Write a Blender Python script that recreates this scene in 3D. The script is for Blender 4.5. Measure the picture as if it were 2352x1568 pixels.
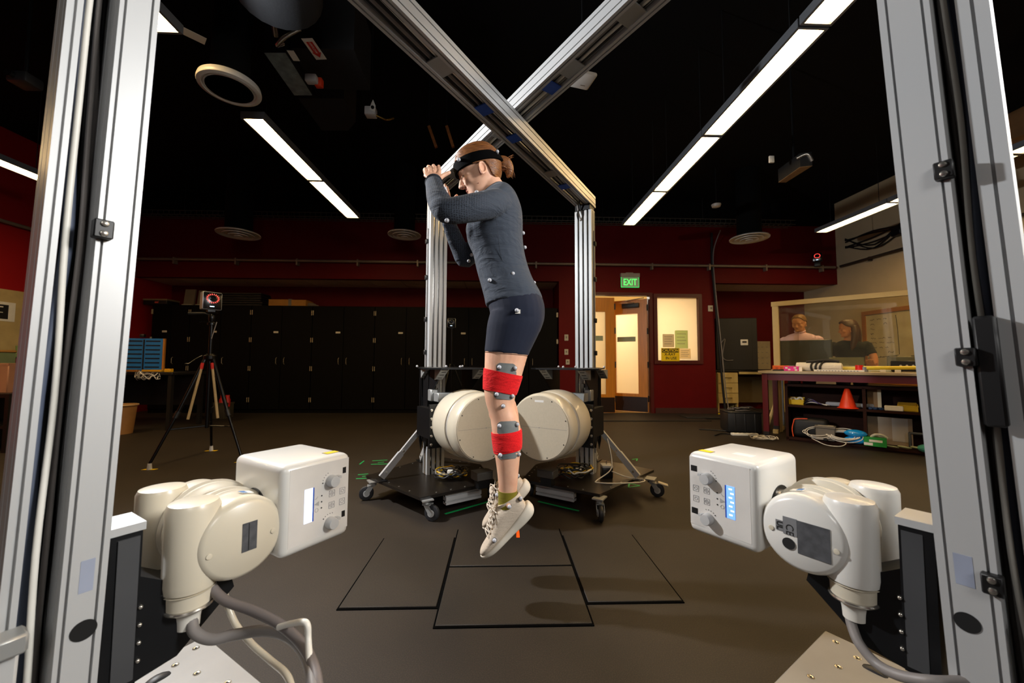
import bpy, bmesh, math, random
import numpy as np
from mathutils import Vector, Matrix, Euler
random.seed(7)
R = math.radians
for o in list(bpy.data.objects): bpy.data.objects.remove(o)
SC = bpy.context.scene
COL = SC.collection

# ------------------------------------------------------------------ camera, world, strobes, exposure
FPX = 890.0
cam_d = bpy.data.cameras.new('camera'); cam = bpy.data.objects.new('camera', cam_d); COL.objects.link(cam)
cam_d.sensor_width = 36.0; cam_d.lens = 36.0*FPX/2352
cam_d.clip_start = 0.02; cam_d.clip_end = 60
CAM_R = Matrix.Rotation(R(-1.8), 3, 'Z') @ Matrix.Rotation(R(90+3.21), 3, 'X') @ Matrix.Rotation(R(0.25), 3, 'Z')
CAM_P = Vector((0, 0, 0.97))
cam.matrix_world = Matrix.Translation(CAM_P) @ CAM_R.to_4x4()
cam_d.dof.use_dof = True; cam_d.dof.focus_distance = 1.75; cam_d.dof.aperture_fstop = 4.0
SC.camera = cam
SC.view_settings.view_transform = 'Standard'; SC.view_settings.look = 'None'
SC.view_settings.gamma = 1.0; SC.view_settings.use_curve_mapping = False
SC.view_settings.exposure = 0.6
W = bpy.data.worlds.new('world'); SC.world = W; W.use_nodes = True
W.node_tree.nodes['Background'].inputs[0].default_value = (0.02, 0.02, 0.025, 1)
W.node_tree.nodes['Background'].inputs[1].default_value = 0.1

def flash(name, loc, target, power, radius, cone, col):
    d = bpy.data.lights.new(name, 'SPOT'); d.shadow_soft_size = radius; d.energy = power; d.color = col; d.spot_size = R(cone); d.spot_blend = 1.0
    o = bpy.data.objects.new(name, d); COL.objects.link(o); o.location = loc
    o.rotation_euler = (Vector(target)-Vector(loc)).to_track_quat('-Z', 'Y').to_euler()
    return o
# the photographer's two gridded flash heads, left and right of the frame
flash('flash_head', (-2.2, 2.07, 2.45), (0.35, 1.75, 1.0), 310, 0.06, 165, (0.93, 0.96, 1.0))
flash('flash_head', (2.4, 0.2, 2.25), (-0.7, 1.05, 1.15), 330, 0.35, 70, (1.0, 0.99, 0.97))
# weak soft fill light added behind the camera to brighten the person's front
ud = bpy.data.lights.new('front_fill', 'AREA'); ud.shape = 'DISK'; ud.size = 1.2; ud.energy = 22; ud.color = (1.0, 0.98, 0.95)
uo = bpy.data.objects.new('front_fill', ud); COL.objects.link(uo); uo.location = (0.5, -2.1, 2.6)
uo.rotation_euler = (Vector((0.0, 1.7, 1.0))-uo.location).to_track_quat('-Z', 'Y').to_euler()

def at(px, py, Y):
    """pixel of the 2352x1568 photograph + distance into the room -> point of the room"""
    d = CAM_R @ Vector(((px-1176)/FPX, -(py-784)/FPX, -1.0))
    return CAM_P + d*(Y/d.y)
def atz(px, py, z):
    d = CAM_R @ Vector(((px-1176)/FPX, -(py-784)/FPX, -1.0))
    return CAM_P + d*((z-CAM_P.z)/d.z)
def atx(px, py, x):
    d = CAM_R @ Vector(((px-1176)/FPX, -(py-784)/FPX, -1.0))
    return CAM_P + d*(x/d.x)

# ------------------------------------------------------------------ materials
def lin(c):
    if isinstance(c, str):
        c = c.lstrip('#'); c = [int(c[i:i+2], 16)/255 for i in (0, 2, 4)]
    return tuple((v/12.92 if v <= 0.04045 else ((v+0.055)/1.055)**2.4) for v in c)
MATS = {}
def mat(name, col, rough=0.5, metal=0.0, var=0.10, scale=6.0, bump=0.0, bscale=60.0, spec=0.5, coat=0.0, emit=None, estr=0.0, stretch=None, trans=0.0):
    if name in MATS: return MATS[name]
    m = bpy.data.materials.new(name); m.use_nodes = True; nt = m.node_tree; N = nt.nodes; L = nt.links
    b = N['Principled BSDF']; c = lin(col)
    tc = N.new('ShaderNodeTexCoord'); mp = N.new('ShaderNodeMapping'); L.new(tc.outputs['Object'], mp.inputs[0])
    if stretch: mp.inputs['Scale'].default_value = stretch
    nz = N.new('ShaderNodeTexNoise'); nz.inputs['Scale'].default_value = scale; nz.inputs['Detail'].default_value = 5; L.new(mp.outputs[0], nz.inputs['Vector'])
    rp = N.new('ShaderNodeValToRGB'); L.new(nz.outputs['Fac'], rp.inputs[0])
    rp.color_ramp.elements[0].position = 0.3; rp.color_ramp.elements[1].position = 0.7
    rp.color_ramp.elements[0].color = tuple(v*(1-var) for v in c)+(1,); rp.color_ramp.elements[1].color = tuple(min(1, v*(1+var)) for v in c)+(1,)
    L.new(rp.outputs[0], b.inputs['Base Color'])
    b.inputs['Roughness'].default_value = rough; b.inputs['Metallic'].default_value = metal
    b.inputs['Specular IOR Level'].default_value = spec; b.inputs['Coat Weight'].default_value = coat
    b.inputs['Transmission Weight'].default_value = trans
    if bump:
        n2 = N.new('ShaderNodeTexNoise'); n2.inputs['Scale'].default_value = bscale; n2.inputs['Detail'].default_value = 3; L.new(mp.outputs[0], n2.inputs['Vector'])
        bp = N.new('ShaderNodeBump'); bp.inputs['Strength'].default_value = bump; bp.inputs['Distance'].default_value = 0.004
        L.new(n2.outputs['Fac'], bp.inputs['Height']); L.new(bp.outputs[0], b.inputs['Normal'])
    if emit:
        b.inputs['Emission Color'].default_value = lin(emit)+(1,); b.inputs['Emission Strength'].default_value = estr
    MATS[name] = m
    return m
def glass_mat(name, tint, refl=0.08, rough=0.02, haze=0.06):
    m = bpy.data.materials.new(name); m.use_nodes = True; nt = m.node_tree; N = nt.nodes; L = nt.links
    for n in list(N): N.remove(n)
    out = N.new('ShaderNodeOutputMaterial'); tr = N.new('ShaderNodeBsdfTransparent'); gl = N.new('ShaderNodeBsdfGlossy'); df = N.new('ShaderNodeBsdfDiffuse')
    fr = N.new('ShaderNodeFresnel'); fr.inputs[0].default_value = 1.45
    tr.inputs[0].default_value = lin(tint)+(1,); gl.inputs['Roughness'].default_value = rough; df.inputs[0].default_value = (.55, .55, .5, 1)
    nz = N.new('ShaderNodeTexNoise'); nz.inputs['Scale'].default_value = 2.5
    mu = N.new('ShaderNodeMath'); mu.operation = 'MULTIPLY'; mu.inputs[1].default_value = haze*2; L.new(nz.outputs['Fac'], mu.inputs[0])
    m1 = N.new('ShaderNodeMixShader'); m2 = N.new('ShaderNodeMixShader')
    L.new(mu.outputs[0], m1.inputs[0]); L.new(tr.outputs[0], m1.inputs[1]); L.new(df.outputs[0], m1.inputs[2])
    L.new(fr.outputs[0], m2.inputs[0]); L.new(m1.outputs[0], m2.inputs[1]); L.new(gl.outputs[0], m2.inputs[2])
    L.new(m2.outputs[0], out.inputs[0]); return m
def frost_mat(name, col):
    m = bpy.data.materials.new(name); m.use_nodes = True; nt = m.node_tree; N = nt.nodes; L = nt.links
    for n in list(N): N.remove(n)
    out = N.new('ShaderNodeOutputMaterial'); t = N.new('ShaderNodeBsdfTranslucent'); d = N.new('ShaderNodeBsdfDiffuse'); mx = N.new('ShaderNodeMixShader')
    nz = N.new('ShaderNodeTexNoise'); nz.inputs['Scale'].default_value = 1.5; rp = N.new('ShaderNodeValToRGB'); L.new(nz.outputs['Fac'], rp.inputs[0])
    c = lin(col); rp.color_ramp.elements[0].color = tuple(v*.94 for v in c)+(1,); rp.color_ramp.elements[1].color = c+(1,)
    L.new(rp.outputs[0], t.inputs[0]); d.inputs[0].default_value = c+(1,); mx.inputs[0].default_value = 0.10
    L.new(t.outputs[0], mx.inputs[1]); L.new(d.outputs[0], mx.inputs[2]); L.new(mx.outputs[0], out.inputs[0]); return m

# ------------------------------------------------------------------ mesh builder
class MB:
    def __init__(s): s.v = []; s.f = []
    def add(s, vs, fs, M=None):
        k = len(s.v)
        for p in vs:
            p = Vector(p); s.v.append(tuple(M @ p) if M else tuple(p))
        for f in fs: s.f.append([i+k for i in f])
        return s
    def box(s, c, size, M=None, rot=None):
        x, y, z = [q/2 for q in size]; T = Matrix.Translation(Vector(c))
        if rot is not None: T = T @ (rot.to_4x4() if len(rot) == 3 else rot)
        if M is not None: T = M @ T
        vs = [(sx*x, sy*y, sz*z) for sx in (-1, 1) for sy in (-1, 1) for sz in (-1, 1)]
        return s.add(vs, [(0, 1, 3, 2), (4, 6, 7, 5), (0, 4, 5, 1), (2, 3, 7, 6), (0, 2, 6, 4), (1, 5, 7, 3)], T)
    def bb(s, x0, x1, y0, y1, z0, z1, M=None):
        return s.box(((x0+x1)/2, (y0+y1)/2, (z0+z1)/2), (x1-x0, y1-y0, z1-z0), M)
    def rbox(s, c, size, r=0.01, seg=2, M=None, rot=None):
        bm = bmesh.new(); bmesh.ops.create_cube(bm, size=1)
        for v in bm.verts: v.co = Vector((v.co.x*size[0], v.co.y*size[1], v.co.z*size[2]))
        bmesh.ops.bevel(bm, geom=bm.edges[:]+bm.verts[:], offset=min(r, min(size)*.49), segments=seg, profile=.5, affect='EDGES')
        T = Matrix.Translation(Vector(c))
        if rot is not None: T = T @ (rot.to_4x4() if len(rot) == 3 else rot)
        if M is not None: T = M @ T
        bm.verts.index_update(); s.add([v.co for v in bm.verts], [[v.index for v in f.verts] for f in bm.faces], T); bm.free(); return s
    def cyl(s, p0, p1, r0, r1=None, n=16, M=None):
        return s.lathe([(r0, 0), (r0 if r1 is None else r1, 1)], p0, p1, n, M, True)
    def lathe(s, prof, p0, p1, n=24, M=None, norm=False):
        """prof: (radius, height); height in metres from p0 towards p1, or 0..1 of the way when norm"""
        p0 = Vector(p0); p1 = Vector(p1); d = p1-p0; L = d.length; d = d/L if L else Vector((0, 0, 1))
        u = d.orthogonal().normalized(); w = d.cross(u); vs = []; fs = []
        for r, h in prof:
            c = p0+d*(h*L if norm else h)
            for i in range(n):
                a = 2*math.pi*i/n; vs.append(c+(u*math.cos(a)+w*math.sin(a))*max(r, 1e-5))
        m = len(prof)
        for j in range(m-1):
            for i in range(n):
                k = (i+1) % n; fs.append((j*n+i, j*n+k, (j+1)*n+k, (j+1)*n+i))
        fs.append(tuple(range(n-1, -1, -1))); fs.append(tuple(range((m-1)*n, m*n)))
        return s.add(vs, fs, M)
    def tube(s, pts, r, n=10, M=None, smooth=0):
        P = [Vector(p) for p in pts]
        if smooth: P = catmull(P, smooth)
        vs = []; fs = []; up = None
        rr = r if isinstance(r, (list, tuple)) else None
        for j, p in enumerate(P):
            t = (P[min(j+1, len(P)-1)]-P[max(j-1, 0)]); t = t.normalized() if t.length > 1e-9 else Vector((0, 0, 1))
            if up is None: up = t.orthogonal().normalized()
            up = (up-t*up.dot(t)); up = up.normalized() if up.length > 1e-6 else t.orthogonal().normalized()
            w = t.cross(up)
            q = r if rr is None else (rr[0]+(rr[1]-rr[0])*j/(len(P)-1))
            for i in range(n):
                a = 2*math.pi*i/n; vs.append(p+(up*math.cos(a)+w*math.sin(a))*q)
        for j in range(len(P)-1):
            for i in range(n):
                k = (i+1) % n; fs.append((j*n+i, j*n+k, (j+1)*n+k, (j+1)*n+i))
        fs.append(tuple(range(n-1, -1, -1))); fs.append(tuple(range((len(P)-1)*n, len(P)*n)))
        return s.add(vs, fs, M)
    def prism(s, poly, vec, M=None):
        n = len(poly); v = Vector(vec); A = [Vector(p) for p in poly]
        vs = A+[p+v for p in A]; fs = [tuple(range(n-1, -1, -1)), tuple(range(n, 2*n))]
        for i in range(n): k = (i+1) % n; fs.append((i, k, n+k, n+i))
        return s.add(vs, fs, M)
    def ball(s, c, r, M=None, nu=14, nv=8):
        rx, ry, rz = (r, r, r) if not isinstance(r, (tuple, list)) else r; c = Vector(c); vs = [c+Vector((0, 0, -rz))]; fs = []
        for j in range(1, nv):
            b = -math.pi/2+math.pi*j/nv
            for i in range(nu):
                a = 2*math.pi*i/nu; vs.append(c+Vector((rx*math.cos(b)*math.cos(a), ry*math.cos(b)*math.sin(a), rz*math.sin(b))))
        vs.append(c+Vector((0, 0, rz))); e = len(vs)-1
        for i in range(nu): k = (i+1) % nu; fs.append((0, 1+k, 1+i)); fs.append((e, e-nu+i, e-nu+k))
        for j in range(nv-2):
            for i in range(nu): k = (i+1) % nu; a = 1+j*nu; fs.append((a+i, a+k, a+nu+k, a+nu+i))
        return s.add(vs, fs, M)
    def torus(s, c, axis, Rr, r, n=28, m=8, M=None):
        c = Vector(c); d = Vector(axis).normalized(); u = d.orthogonal().normalized(); w = d.cross(u); vs = []; fs = []
        for i in range(n):
            a = 2*math.pi*i/n; q = u*math.cos(a)+w*math.sin(a)
            for j in range(m):
                b = 2*math.pi*j/m; vs.append(c+q*(Rr+r*math.cos(b))+d*r*math.sin(b))
        for i in range(n):
            for j in range(m):
                i2 = (i+1) % n; j2 = (j+1) % m; fs.append((i*m+j, i2*m+j, i2*m+j2, i*m+j2))
        return s.add(vs, fs, M)
    def loft(s, rings, M=None):
        """rings: list of equal-length point lists, capped"""
        n = len(rings[0]); vs = [p for r in rings for p in r]; fs = []
        for j in range(len(rings)-1):
            for i in range(n): k = (i+1) % n; fs.append((j*n+i, j*n+k, (j+1)*n+k, (j+1)*n+i))
        fs.append(tuple(range(n-1, -1, -1))); fs.append(tuple(range((len(rings)-1)*n, len(rings)*n)))
        return s.add(vs, fs, M)
    def mesh(s, name, fix=True, angle=38):
        me = bpy.data.meshes.new(name); me.from_pydata(s.v, [], s.f); me.update()
        if fix:
            bm = bmesh.new(); bm.from_mesh(me); bmesh.ops.recalc_face_normals(bm, faces=bm.faces[:]); bm.to_mesh(me); bm.free()
        me.polygons.foreach_set('use_smooth', [True]*len(me.polygons)); me.set_sharp_from_angle(angle=R(angle)); me.update()
        return me
    def build(s, name, m, parent=None, label=None, fix=True, angle=38):
        me = s.mesh(name, fix, angle); me.materials.append(m); return put(name, me, parent, label)
def catmull(P, k):
    out = []; n = len(P)
    for i in range(n-1):
        p0 = P[max(i-1, 0)]; p1 = P[i]; p2 = P[i+1]; p3 = P[min(i+2, n-1)]
        for j in range(k):
            t = j/k; out.append(0.5*((2*p1)+(p2-p0)*t+(2*p0-5*p1+4*p2-p3)*t*t+(3*p1-p0-3*p2+p3)*t**3))
    return out+[P[-1]]
def put(name, me, parent=None, label=None):
    o = bpy.data.objects.new(name, me); COL.objects.link(o)
    if parent is not None: o.parent = parent
    if label: o['label'] = label
    return o
def thing(name, label, cat, loc=(0, 0, 0), rz=0.0, group=None):
    o = bpy.data.objects.new(name, None); COL.objects.link(o); o.location = loc; o.rotation_euler = (0, 0, rz); o.empty_display_size = .05
    o['label'] = label; o['category'] = cat
    if group: o['group'] = group
    return o
def tag(o, label, cat, group=None):
    o['label'] = label; o['category'] = cat
    if group: o['group'] = group
    return o
def struct(name, mb, m, label=None):
    o = mb.build(name, m); o['kind'] = 'structure'
    if label: o['label'] = label
    return o
def root_at(o, loc):
    """give a one-mesh thing an origin at its base"""
    v = Vector(loc); o.data.transform(Matrix.Translation(-v)); o.location = v; return o
def text(name, body, size, m, parent, M, ext=0.0005, align='CENTER', label=None, sx=1.0, bold=0.0):
    cu = bpy.data.curves.new(name, 'FONT'); cu.body = body; cu.size = size; cu.extrude = ext; cu.align_x = align; cu.align_y = 'CENTER'; cu.offset = bold
    t = bpy.data.objects.new(name, cu); COL.objects.link(t); bpy.context.view_layer.update()
    me = bpy.data.meshes.new_from_object(t.evaluated_get(bpy.context.evaluated_depsgraph_get())); bpy.data.objects.remove(t); bpy.data.curves.remove(cu)
    me.transform(M @ Matrix.Diagonal((sx, 1, 1, 1))); me.materials.clear(); me.materials.append(m); me.name = name
    return put(name, me, parent, label)
def frame(origin, xdir, zdir):
    """matrix with local x along xdir, local z along zdir (both world), at origin"""
    z = Vector(zdir).normalized(); x = Vector(xdir); x = (x-z*x.dot(z)).normalized(); y = z.cross(x)
    m = Matrix((x, y, z)).transposed().to_4x4(); m.translation = Vector(origin); return m
def slotted(w, h, sx=(), sy=(), sw=0.008, sd=0.009):
    """outline of an extruded aluminium profile: w x h, slots on the +-y faces at x positions sx and on the +-x faces at y positions sy"""
    p = []; x, y = w/2, h/2
    p.append((-x, -y))
    for q in sorted(sx): p += [(q-sw/2, -y), (q-sw/2, -y+sd), (q+sw/2, -y+sd), (q+sw/2, -y)]
    p.append((x, -y))
    for q in sorted(sy): p += [(x, q-sw/2), (x-sd, q-sw/2), (x-sd, q+sw/2), (x, q+sw/2)]
    p.append((x, y))
    for q in sorted(sx, reverse=True): p += [(q+sw/2, y), (q+sw/2, y-sd), (q-sw/2, y-sd), (q-sw/2, y)]
    p.append((-x, y))
    for q in sorted(sy, reverse=True): p += [(-x, q+sw/2), (-x+sd, q+sw/2), (-x+sd, q-sw/2), (-x, q-sw/2)]
    return p

# palette
ALU = mat('anodised aluminium', '#babbbb', .42, .25, .05, 3, stretch=(1, 1, .2))
ALU_D = mat('mill aluminium', '#a7a8a6', .38, .5, .08, 5)
STEEL = mat('bright steel', '#c9c4ba', .22, .9, .05)
BLACK = mat('black anodised plate', '#101113', .38, .2, .15, 20, bump=.05)
BLACKP = mat('black plastic', '#0c0c0d', .45, 0, .15, 12)
RUBB = mat('black rubber hose', '#0d0d0f', .55, 0, .15, 12)
GREYC = mat('grey hose', '#7d7773', .5, 0, .1, 14)
WHITEC = mat('white cable', '#d9d5cb', .45, 0, .06, 14)
CREAM = mat('cream enamel', '#cbc2ae', .32, 0, .03, 4, coat=.25)
WHITEE = mat('white enamel', '#dad8d2', .30, 0, .02, 4, coat=.3)
GREYK = mat('grey knob plastic', '#b9b9b8', .4, 0, .04)
DARKP = mat('dark printed label', '#4a4b4e', .5, 0, .25, 60)
YEL = mat('yellow sticker', '#e6c400', .45, 0, .08, 30)
BLUET = mat('blue masking tape', '#1f4fb0', .6, 0, .12, 40)
INK = mat('black ink', '#151515', .6, 0, .1)
PAPER = mat('white paper', '#dcd9cf', .7, 0, .04, 20)
# ================================================================== the room
WY = 7.55; AY = 8.42; XL = -7.0; XR = 6.82; ZS = 2.59; ZC = 4.25; YF = -4.0
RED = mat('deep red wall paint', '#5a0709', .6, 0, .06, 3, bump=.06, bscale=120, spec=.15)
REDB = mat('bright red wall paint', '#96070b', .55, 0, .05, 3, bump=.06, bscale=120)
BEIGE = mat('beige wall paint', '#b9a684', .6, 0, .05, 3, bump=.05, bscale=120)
CEILB = mat('black painted deck', '#020202', .9, 0, .2, 2, spec=.2)
TILE = mat('acoustic ceiling tile', '#d8c8ae', .8, 0, .12, 40, bump=.15, bscale=90)
BASEM = mat('brown rubber base', '#3a1a14', .6, 0, .1, 8)
FRAMEM = mat('maroon painted frame', '#4a100f', .45, 0, .08, 6)
# rubber floor: dark brown crumb with pale flecks
def floor_mat(name, base, fleck=.55):
    m = bpy.data.materials.new(name); m.use_nodes = True; nt = m.node_tree; N = nt.nodes; L = nt.links; b = N['Principled BSDF']
    tc = N.new('ShaderNodeTexCoord'); c = lin(base)
    n1 = N.new('ShaderNodeTexNoise'); n1.inputs['Scale'].default_value = 2.2; n1.inputs['Detail'].default_value = 6; L.new(tc.outputs['Object'], n1.inputs[0])
    n2 = N.new('ShaderNodeTexNoise'); n2.inputs['Scale'].default_value = 260; n2.inputs['Detail'].default_value = 2; L.new(tc.outputs['Object'], n2.inputs[0])
    r1 = N.new('ShaderNodeValToRGB'); L.new(n1.outputs['Fac'], r1.inputs[0]); r1.color_ramp.elements[0].position = .3; r1.color_ramp.elements[1].position = .72
    r1.color_ramp.elements[0].color = tuple(v*.8 for v in c)+(1,); r1.color_ramp.elements[1].color = tuple(v*1.25 for v in c)+(1,)
    r2 = N.new('ShaderNodeValToRGB'); L.new(n2.outputs['Fac'], r2.inputs[0]); r2.color_ramp.elements[0].position = .45; r2.color_ramp.elements[1].position = .7
    r2.color_ramp.elements[0].color = (.6, .6, .6, 1); r2.color_ramp.elements[1].color = (2.4, 2.3, 2.1, 1)
    mx = N.new('ShaderNodeMix'); mx.data_type = 'RGBA'; mx.blend_type = 'MULTIPLY'; mx.inputs[0].default_value = fleck
    L.new(r1.outputs[0], mx.inputs[6]); L.new(r2.outputs[0], mx.inputs[7]); L.new(mx.outputs[2], b.inputs['Base Color'])
    b.inputs['Roughness'].default_value = .62; b.inputs['Specular IOR Level'].default_value = .4
    bp = N.new('ShaderNodeBump'); bp.inputs['Strength'].default_value = .12; bp.inputs['Distance'].default_value = .002; L.new(n2.outputs['Fac'], bp.inputs['Height']); L.new(bp.outputs[0], b.inputs['Normal'])
    return m
FLOORM = floor_mat('dark brown rubber floor', '#251e17'); PLATEM = floor_mat('rubber plate cover', '#231d16')
struct('floor', MB().bb(XL-.2, XR+.2, YF-.2, 11, -.1, 0), FLOORM)
struct('ceiling', MB().bb(XL-.2, XR+.2, YF-.2, AY+.1, ZC, ZC+.1), CEILB)
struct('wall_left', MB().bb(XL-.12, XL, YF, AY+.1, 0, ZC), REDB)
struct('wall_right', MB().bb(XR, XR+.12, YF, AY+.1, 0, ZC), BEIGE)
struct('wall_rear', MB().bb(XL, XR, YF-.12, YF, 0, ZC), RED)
struct('wall_alcove', MB().bb(XL, 1.26, AY, AY+.08, 0, ZS+.1).bb(4.17, XR, AY, AY+.08, 0, ZS+.1), RED)
DX0, DX1 = 1.62, 2.99; WX0, WX1 = 3.08, 4.0; WZ0, WZ1 = 1.02, 2.32; PX0, PX1 = 1.16, 4.27
w = MB()
w.bb(XL, XR, WY, WY+.12, ZS, 3.78)                                     # soffit face across the whole width
w.bb(PX0, DX0, WY, WY+.12, 0, ZS); w.bb(DX0, DX1, WY, WY+.12, 2.35, ZS); w.bb(DX1, WX0, WY, WY+.12, 0, ZS)
w.bb(WX0, WX1, WY, WY+.12, 0, WZ0); w.bb(WX0, WX1, WY, WY+.12, WZ1, ZS); w.bb(WX1, PX1, WY, WY+.12, 0, ZS)
w.bb(PX0, PX0+.1, WY+.12, AY, 0, ZS); w.bb(PX1-.1, PX1, WY+.12, AY, 0, ZS)
struct('wall_back', w, RED)
struct('trim_1', MB().bb(XL, XR, WY-.005, WY+.12, 3.78, ZC), CEILB)
for nm, xa, xb in (('left', XL, PX0), ('right', PX1, XR)):
    g = struct('ceiling_alcove_'+nm, MB().bb(xa, xb, WY+.12, AY, ZS+.03, ZS+.06), mat('ceiling grid', '#8f8271', .6))
    n = max(1, round((xb-xa)/.61)); d = (xb-xa)/n
    for i in range(n):
        for (y0, y1) in ((WY+.125, WY+.60), (WY+.61, AY-.01)):
            MB().bb(xa+i*d+.008, xa+(i+1)*d-.008, y0, y1, ZS+.004, ZS+.03).build('ceiling_tile', TILE, g)
struct('baseboard_back', MB().bb(DX1+.06, PX1+.015, WY-.015, WY, 0, .11).bb(PX0, DX0-.06, WY-.015, WY, 0, .11), BASEM)
# corridor seen through the door and the side window
CORR = mat('cream corridor paint', '#e3cf9e', .6, 0, .03)
struct('wall_corridor', MB().bb(PX0+.1, PX1-.1, 10.2, 10.3, 0, 2.7).bb(PX0+.02, PX0+.1, WY+.13, 10.3, 0, 2.7).bb(PX1-.1, PX1-.02, AY, 10.3, 0, 2.7).bb(PX0+.1, PX1-.1, WY+.12, 10.3, 2.62, 2.7), CORR)
struct('floor_corridor', MB().bb(PX0+.1, PX1-.1, WY+.12, 10.2, 0, .004), mat('tan corridor floor', '#a5834a', .5))
d_ = bpy.data.lights.new('corridor_lamp', 'AREA'); d_.shape = 'RECTANGLE'; d_.size = 1.8; d_.size_y = .6; d_.energy = 62; d_.color = (1, .92, .76)
o_ = bpy.data.objects.new('corridor_lamp', d_); COL.objects.link(o_); o_.location = (2.8, 8.9, 2.58)
# window and door frames
def frame4(name, x0, x1, z0, z1, t, y0, y1, m, sill=True):
    b = MB().bb(x0-t, x0, y0, y1, z0-(t if sill else 0), z1+t).bb(x1, x1+t, y0, y1, z0-(t if sill else 0), z1+t).bb(x0, x1, y0, y1, z1, z1+t)
    if sill: b.bb(x0, x1, y0, y1, z0-t, z0)
    return struct(name, b, m)
FROST = frost_mat('frosted glass', '#f2e8d2')
wf = frame4('window_1', WX0+.03, WX1-.06, WZ0+.02, WZ1-.03, .07, WY-.03, WY+.12, FRAMEM)
MB().bb(WX0+.03, WX1-.06, WY+.05, WY+.058, WZ0+.02, WZ1-.03).build('pane', FROST, wf)
df = frame4('trim_2', DX0+.03, DX1-.03, 0, 2.32, .06, WY-.02, WY+.12, FRAMEM, False)
WOOD = mat('orange maple veneer', '#c07a22', .38, 0, .14, 5, stretch=(6, 6, .5), coat=.2)
KICK = mat('dark kick plate', '#241510', .4, .2, .1)
def door_leaf(name, M, wd, ht, glass=(.24, .78), closer=True):
    root = bpy.data.objects.new(name, None); COL.objects.link(root); root.matrix_world = M; root['kind'] = 'structure'
    g0, g1 = glass[0]*wd, glass[1]*wd; z0, z1 = .37, ht-.28; t = .045
    MB().bb(0, g0, 0, t, .012, ht).bb(g1, wd, 0, t, .012, ht).bb(g0, g1, 0, t, .012, z0).bb(g0, g1, 0, t, z1, ht).build('leaf', WOOD, root)
    p = MB().bb(g0, g1, .018, .026, z0, z1).build('pane', FROST, root)
    MB().bb(g0+.03, g1-.05, .012, .018, 1.42, 1.52).build('paper_strip', mat('grey green film', '#8f9a80', .6), p)
    MB().bb(.01, wd-.01, -.004, 0, .02, .31).build('kick_plate', KICK, root)
    for z in (.28, .95, 1.62, ht-.18): MB().cyl((wd+.008, -.006, z-.06), (wd+.008, -.006, z+.06), .013, n=10).build('hinge', BLACK, root)
    if closer:
        c = MB().rbox((wd*.62, -.03, ht-.12), (.34, .06, .09), .008).build('door_closer', BLACKP, root)
        MB().tube([(wd*.72, -.03, ht-.07), (wd*.5, -.06, ht-.02), (wd*.95, -.02, ht+.02)], .008).build('closer_arm', STEEL, c)
    return root
hx, hy = 2.93, WY+.05; lx, ly = 2.235, 8.06; wd = math.hypot(hx-lx, hy-ly)
door_leaf('door_1', frame((lx, ly, 0), (hx-lx, hy-ly, 0), (0, 0, 1)), wd, 2.27)
door_leaf('door_2', frame((DX0+.05, WY+.03, 0), (1, 0, 0), (0, 0, 1)), .60, 2.28, (.3, .7), False)
# conduit pipe round the walls
pipe = thing('wall_conduit', 'long thin metal conduit pipe running along the red back wall below the black ceiling', 'pipe', (0, WY-.07, 2.92))
MB().cyl((XL+.1, 0, 0), (XR-.1, 0, 0), .026, n=10).build('pipe_run', mat('painted conduit', '#8a7b6a', .4, .4, .1), pipe)
for x in np.arange(-6.2, 6.6, 1.15): MB().bb(x-.015, x+.015, -.03, .06, -.09, .035).build('bracket', mat('painted conduit', '#8a7b6a'), pipe)
pr = thing('wall_conduit', 'thin dark conduit pipe along the upper beige right-hand wall', 'pipe', (XR-.06, 5, 2.92))
MB().cyl((0, -3, 0), (0, 2.4, 0), .024, n=10).build('pipe_run', mat('dark conduit', '#3c332c', .4, .3), pr)
for y in (-1, .4, 1.8): MB().bb(-.01, .05, y-.015, y+.015, -.05, .03).build('bracket', mat('dark conduit', '#3c332c'), pr)
pl = thing('wall_conduit', 'brass-lit conduit pipe along the bright red left-hand wall', 'pipe', (XL+.06, 5, 2.92))
MB().cyl((0, -3, 0), (0, 2.4, 0), .026, n=10).build('pipe_run', mat('painted conduit', '#8a7b6a'), pl)
for y in (-1, .4, 1.8): MB().bb(-.05, .01, y-.015, y+.015, -.05, .03).build('bracket', mat('painted conduit', '#8a7b6a'), pl)
# floor: force plates let into the rubber
GAP = mat('black joint', '#020202', .9, spec=.05)
fz = .0
def plate(label, x0, x1, y0, y1, g=.007):
    t = thing('force_plate', label, 'force plate', ((x0+x1)/2, (y0+y1)/2, 0)); hx, hy = (x1-x0)/2, (y1-y0)/2
    MB().bb(-hx, hx, -hy, hy, 0.0, .0035).build('gap_seal', GAP, t)
    MB().rbox((0, 0, .005), (2*hx-2*g, 2*hy-2*g, .006), .002, 1).build('cover', PLATEM, t)
a_ = atz(1050, 1218, 0); b_ = atz(1285, 1214, 0); c_ = atz(995, 1445, 0); e_ = atz(1365, 1437, 0)
px0 = (a_.x+c_.x)/2; px1 = (b_.x+e_.x)/2; py1 = (a_.y+b_.y)/2; py0 = (c_.y+e_.y)/2; pym = atz(1170, 1303, 0).y
plate('front centre force plate flush in the rubber floor, wide and empty', px0, px1, py0, pym)
plate('rear centre force plate in the rubber floor below the lifted shoes', px0, px1, pym, py1)
f1 = atz(771, 1402, 0); f2 = atz(882, 1237, 0); plate('left-hand force plate in the floor, near the white box with the left control panel', (f1.x+f2.x)/2, px0, f1.y, f2.y)
f1 = atz(1573, 1385, 0); f2 = atz(1452, 1229, 0); plate('right-hand force plate in the floor, lit warm brown', px1, (f1.x+f2.x)/2, f1.y, f2.y)
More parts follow.
